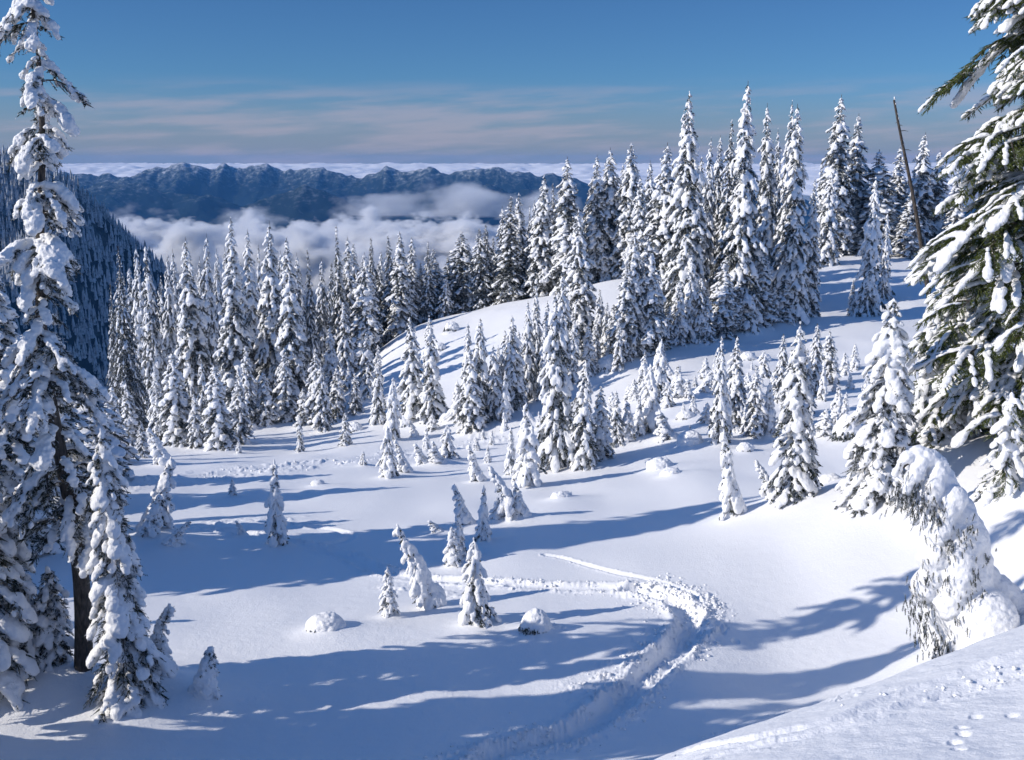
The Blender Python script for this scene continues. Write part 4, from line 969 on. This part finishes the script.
def ridge_sheet(name, crest, ybase, y0, y1, nu, ny, slope, rough, seed, floor=-1000.0, wave=900.0, bend=None, jag=0.0):
    """crest: (column, row) of the skyline at distance ybase -> a rugged range falling away to both sides"""
    us = np.array([ray(px, py)[0] for px, py in crest]); zs = np.array([-drop(py) * ybase for px, py in crest]) + .7 * jag
    u = np.linspace(us[0], us[-1], nu); y = np.linspace(y0, y1, ny)
    U, Y = np.meshgrid(u, y)
    X = U * ybase * (.35 + .65 * Y / ybase)
    Uc = X / ybase
    zc = np.interp(Uc, us, zs)
    zc = zc + jag * (1.1 * (.4 - np.abs(noise2(X / 1100, 0 * X, seed + 60)) - .45 * np.abs(noise2(X / 310, 0 * X, seed + 62))) + .45 * noise2(X / 130, 0 * X, seed + 61))
    yc = ybase + (bend(Uc) if bend else 0) + .35 * wave * noise2(X / (wave * 1.7), 0 * X, seed + 50)
    spur = np.abs(noise2(X / wave, Y / (wave * 2.6), seed)) + .5 * np.abs(noise2(X / (wave * .45), Y / (wave * 1.2), seed + 1)) + .25 * np.abs(noise2(X / (wave * .2), Y / (wave * .5), seed + 2))
    dist = np.abs(Y - yc)
    grow = np.clip(dist / (wave * .55), 0, 1)
    Z = zc - slope * dist * (.72 + .6 * spur * 1.0) - rough * grow * spur * 1.2
    Z += rough * .16 * fbm2(X / (wave * .16), Y / (wave * .16), 4, seed + 7, .55)
    Z = np.maximum(Z, floor + 30 * noise2(X / 900, Y / 900, seed + 3))
    me = mesh_from(name, np.stack([X, Y, Z], -1).reshape(-1, 3), quads=grid_faces(*X.shape), material=M_MTN)
    return tag(obj(name, me), kind='structure')
ridge_sheet('far_mountains', [(-500, 176), (-200, 168), (0, 172), (60, 176), (95, 173), (130, 175), (160, 168), (182, 163), (205, 171), (235, 171), (258, 168), (285, 173), (317, 168), (332, 178), (350, 181), (385, 172), (410, 173), (432, 167), (450, 173), (470, 172), (497, 169), (530, 173), (560, 178), (585, 184), (620, 196), (700, 200), (900, 205), (1400, 205)],
            12500, 9300, 15500, 1000, 190, .27, 280, 21, -1000, 1500, jag=42)
ridge_sheet('middle_mountains', [(-500, 205), (-100, 196), (0, 192), (60, 188), (100, 184), (128, 183), (150, 190), (190, 196), (215, 193), (250, 206), (290, 218), (350, 214), (400, 200), (438, 189), (470, 186), (500, 191), (545, 198), (600, 206), (700, 222), (1000, 240)],
            10600, 9000, 12000, 700, 110, .30, 190, 57, -1000, 1200, jag=30)
ridge_sheet('dark_ridge', [(-500, 240), (0, 222), (120, 232), (200, 226), (240, 206), (275, 194), (302, 186), (318, 189), (345, 203), (372, 217), (410, 232), (470, 250), (700, 280)],
            9000, 7600, 10500, 420, 90, .34, 130, 33, -1000, 1000, jag=25)
SPUR = [(-700, 70), (-300, 110), (-120, 134), (0, 157), (40, 172), (70, 193), (95, 217), (130, 250), (160, 284), (190, 328), (235, 395), (310, 480)]
ridge_sheet('forested_spur', SPUR, 2100, 1250, 2900, 420, 130, .62, 55, 44, -1000, 330)
tag(obj('valley_floor', mesh_from('valley_floor', [(-40000, 500, -1010), (40000, 500, -1010), (40000, 20000, -1010), (-40000, 20000, -1010)], quads=[(0, 1, 2, 3)], material=M_MTN)), kind='structure')

# the spur's far forest, which reads as one mass
def spur_forest():
    dg = bpy.context.evaluated_depsgraph_get(); dg.update()
    rng = np.random.default_rng(8); V, T, n = [], [], 0
    sp = bpy.data.objects['forested_spur']
    k = 0; seg = 6
    while k < 9000:
        u = rng.uniform(-.56, -.20); y = rng.uniform(1600, 2320); x = u * y
        ok, p, nn, _ = sp.ray_cast(Vector((x, y, 2000)), Vector((0, 0, -1)))
        k += 1
        if not ok or p.z < -800: continue
        h = rng.uniform(16, 30); r = h * rng.uniform(.13, .2); a = np.linspace(0, 2 * np.pi, seg, endpoint=False) + rng.random()
        for (z0, z1, rr) in ((-.1, .55, 1.0), (.3, 1.0, .62)):
            ring = np.stack([p.x + rr * r * np.cos(a), p.y + rr * r * np.sin(a), np.full(seg, p.z + h * z0) + rng.normal(0, .05 * h, seg)], 1)
            V.append(np.concatenate([ring, [[p.x, p.y, p.z + h * z1]]]))
            i = np.arange(seg); T.append(np.stack([i + n, np.roll(i, -1) + n, np.full(seg, n + seg)], 1)); n += seg + 1
    m, nn_, l, b = mat('distant_fir')
    tc = add(nn_, 'ShaderNodeTexCoord'); a = add(nn_, 'ShaderNodeTexNoise', Scale=.16, Detail=3.0, Roughness=.7); l.new(tc.outputs['Object'], a.inputs['Vector'])
    c = add(nn_, 'ShaderNodeValToRGB'); c.color_ramp.elements[0].position = .30; c.color_ramp.elements[0].color = (.03, .045, .04, 1)
    c.color_ramp.elements[1].position = .52; c.color_ramp.elements[1].color = (.5, .52, .54, 1)
    l.new(a.outputs['Fac'], c.inputs['Fac']); l.new(c.outputs[0], b.inputs['Base Color']); b.inputs['Roughness'].default_value = .9
    o = obj('distant_forest', mesh_from('distant_forest', np.concatenate(V), tris=np.concatenate(T), material=m, smooth=False))
    tag(o, 'far-off snowy forest covering the steep blue spur at left', 'forest', kind='stuff')
spur_forest()
#CLOUDS
# ------------------------------------------------------------------ clouds: the far cloud sea, banks in the valley, and the blue air
def cloud_mat(name, dens, scale, lo, hi, zc, zh, col=(1, 1, 1)):
    m = bpy.data.materials.new(name); m.use_nodes = True
    n, l = m.node_tree.nodes, m.node_tree.links; n.clear()
    out = n.new('ShaderNodeOutputMaterial'); v = n.new('ShaderNodeVolumePrincipled')
    v.inputs['Color'].default_value = (*col, 1); v.inputs['Anisotropy'].default_value = .1
    tc = n.new('ShaderNodeTexCoord'); mp = n.new('ShaderNodeMapping'); mp.inputs['Scale'].default_value = (1, 1, 1.7)
    l.new(tc.outputs['Object'], mp.inputs['Vector'])
    a = add(n, 'ShaderNodeTexNoise', Scale=scale, Detail=4.5, Roughness=.58); l.new(mp.outputs[0], a.inputs['Vector'])
    # the generated height inside the box shapes a flat base and a billowing top
    s = n.new('ShaderNodeSeparateXYZ'); l.new(tc.outputs['Generated'], s.inputs[0])
    e = None
    for ax, (q0, q1) in (('X', (.12, .12)), ('Y', (.18, .18))):
        for sign in (0, 1):
            mr = n.new('ShaderNodeMapRange'); mr.interpolation_type = 'SMOOTHSTEP'
            mr.inputs['From Min'].default_value = 0 if not sign else 1
            mr.inputs['From Max'].default_value = q0 if not sign else 1 - q1
            l.new(s.outputs[ax], mr.inputs['Value'])
            if e is None: e = mr.outputs[0]
            else:
                mm = n.new('ShaderNodeMath'); mm.operation = 'MULTIPLY'; l.new(e, mm.inputs[0]); l.new(mr.outputs[0], mm.inputs[1]); e = mm.outputs[0]
    top = n.new('ShaderNodeMapRange'); top.inputs['From Min'].default_value = zc; top.inputs['From Max'].default_value = 1.0
    top.inputs['To Min'].default_value = 1.0; top.inputs['To Max'].default_value = 0.0; l.new(s.outputs['Z'], top.inputs['Value'])
    sh = n.new('ShaderNodeMath'); sh.operation = 'MULTIPLY'; l.new(e, sh.inputs[0]); l.new(top.outputs[0], sh.inputs[1])
    k = n.new('ShaderNodeMath'); k.operation = 'MULTIPLY_ADD'; k.inputs[1].default_value = zh; l.new(sh.outputs[0], k.inputs[0]); l.new(a.outputs['Fac'], k.inputs[2])
    r = n.new('ShaderNodeMapRange'); r.inputs['From Min'].default_value = lo + zh; r.inputs['From Max'].default_value = hi + zh; r.inputs['To Max'].default_value = dens
    l.new(k.outputs[0], r.inputs['Value']); l.new(r.outputs[0], v.inputs['Density']); l.new(v.outputs[0], out.inputs['Volume'])
    return m
def box(x0, x1, y0, y1, z0, z1):
    V = [(x, y, z) for z in (z0, z1) for y in (y0, y1) for x in (x0, x1)]
    return V, [(0, 2, 3, 1), (4, 5, 7, 6), (0, 1, 5, 4), (2, 6, 7, 3), (0, 4, 6, 2), (1, 3, 7, 5)]
def cloud(name, x0, x1, y0, y1, z0, z1, m, label):
    V, Q = box(x0, x1, y0, y1, z0, z1)
    o = obj(name, mesh_from(name, V, quads=Q, material=m, smooth=False))
    return tag(o, label, 'cloud', kind='stuff')
CM = cloud_mat('bank_cloud', .05, .0021, .47, .555, .45, .34)
cloud('cloud_bank', -3900, 1900, 5200, 7600, -760, -150, CM, 'white cloud bank filling the valley below the mountains')
CW = cloud_mat('wisp_cloud',   .011, .0019, .50, .70, .45, .26)
cloud('cloud_wisp', -4400, -1400, 7700, 8700, -620, -200, CW, 'thin veil of cloud lying across the mountain flank at left')
cloud('cloud_wisp', -1500, 700, 7700, 8800, -420, -90, CW, 'ragged cloud rising before the middle mountains')
sc.cycles.volume_step_rate = .12
sc.cycles.volume_bounces = 5
sc.cycles.volume_max_steps = 256

# the cloud sea that carries on to the horizon
def cloud_sea():
    y = np.exp(np.linspace(math.log(14500), math.log(120000), 240)); u = np.linspace(-1.0, 1.0, 700)
    U, Y = np.meshgrid(u, y); X = U * Y
    Z = -480 + 150 * np.abs(fbm2(X / 2600, Y / 5600, 5, 71, .62)) - Y * .0011 * 0
    m, n, l, b = mat('cloud_top'); b.inputs['Base Color'].default_value = (.92, .90, .88, 1); b.inputs['Roughness'].default_value = 1; b.inputs['Specular IOR Level'].default_value = 0
    tag(obj('cloud_sea', mesh_from('cloud_sea', np.stack([X, Y, Z], -1).reshape(-1, 3), quads=grid_faces(*X.shape), material=m)), 'bright sea of cloud reaching the horizon behind the mountains', 'cloud', kind='stuff')
cloud_sea()

# the blue air between here and the mountains
hm = bpy.data.materials.new('haze'); hm.use_nodes = True
hn, hl = hm.node_tree.nodes, hm.node_tree.links; hn.clear()
ho = hn.new('ShaderNodeOutputMaterial'); hv = hn.new('ShaderNodeVolumePrincipled')
hv.inputs['Color'].default_value = (.13, .44, 1.0, 1); hv.inputs['Density'].default_value = HAZE; hv.inputs['Anisotropy'].default_value = 0.0
hl.new(hv.outputs[0], ho.inputs['Volume'])
V, Q = box(-20000, 20000, -60, 16500, -1100, 60)
tag(obj('haze', mesh_from('haze', V, quads=Q, material=hm, smooth=False)), 'thin blue air between the slope and the mountains', 'haze', kind='stuff')

for o in sc.objects:
    if o.get('label') and len(o['label'].split()) != 0 and not 4 <= len(o['label'].split()) <= 16: print('LABEL', len(o['label'].split()), o['label'])
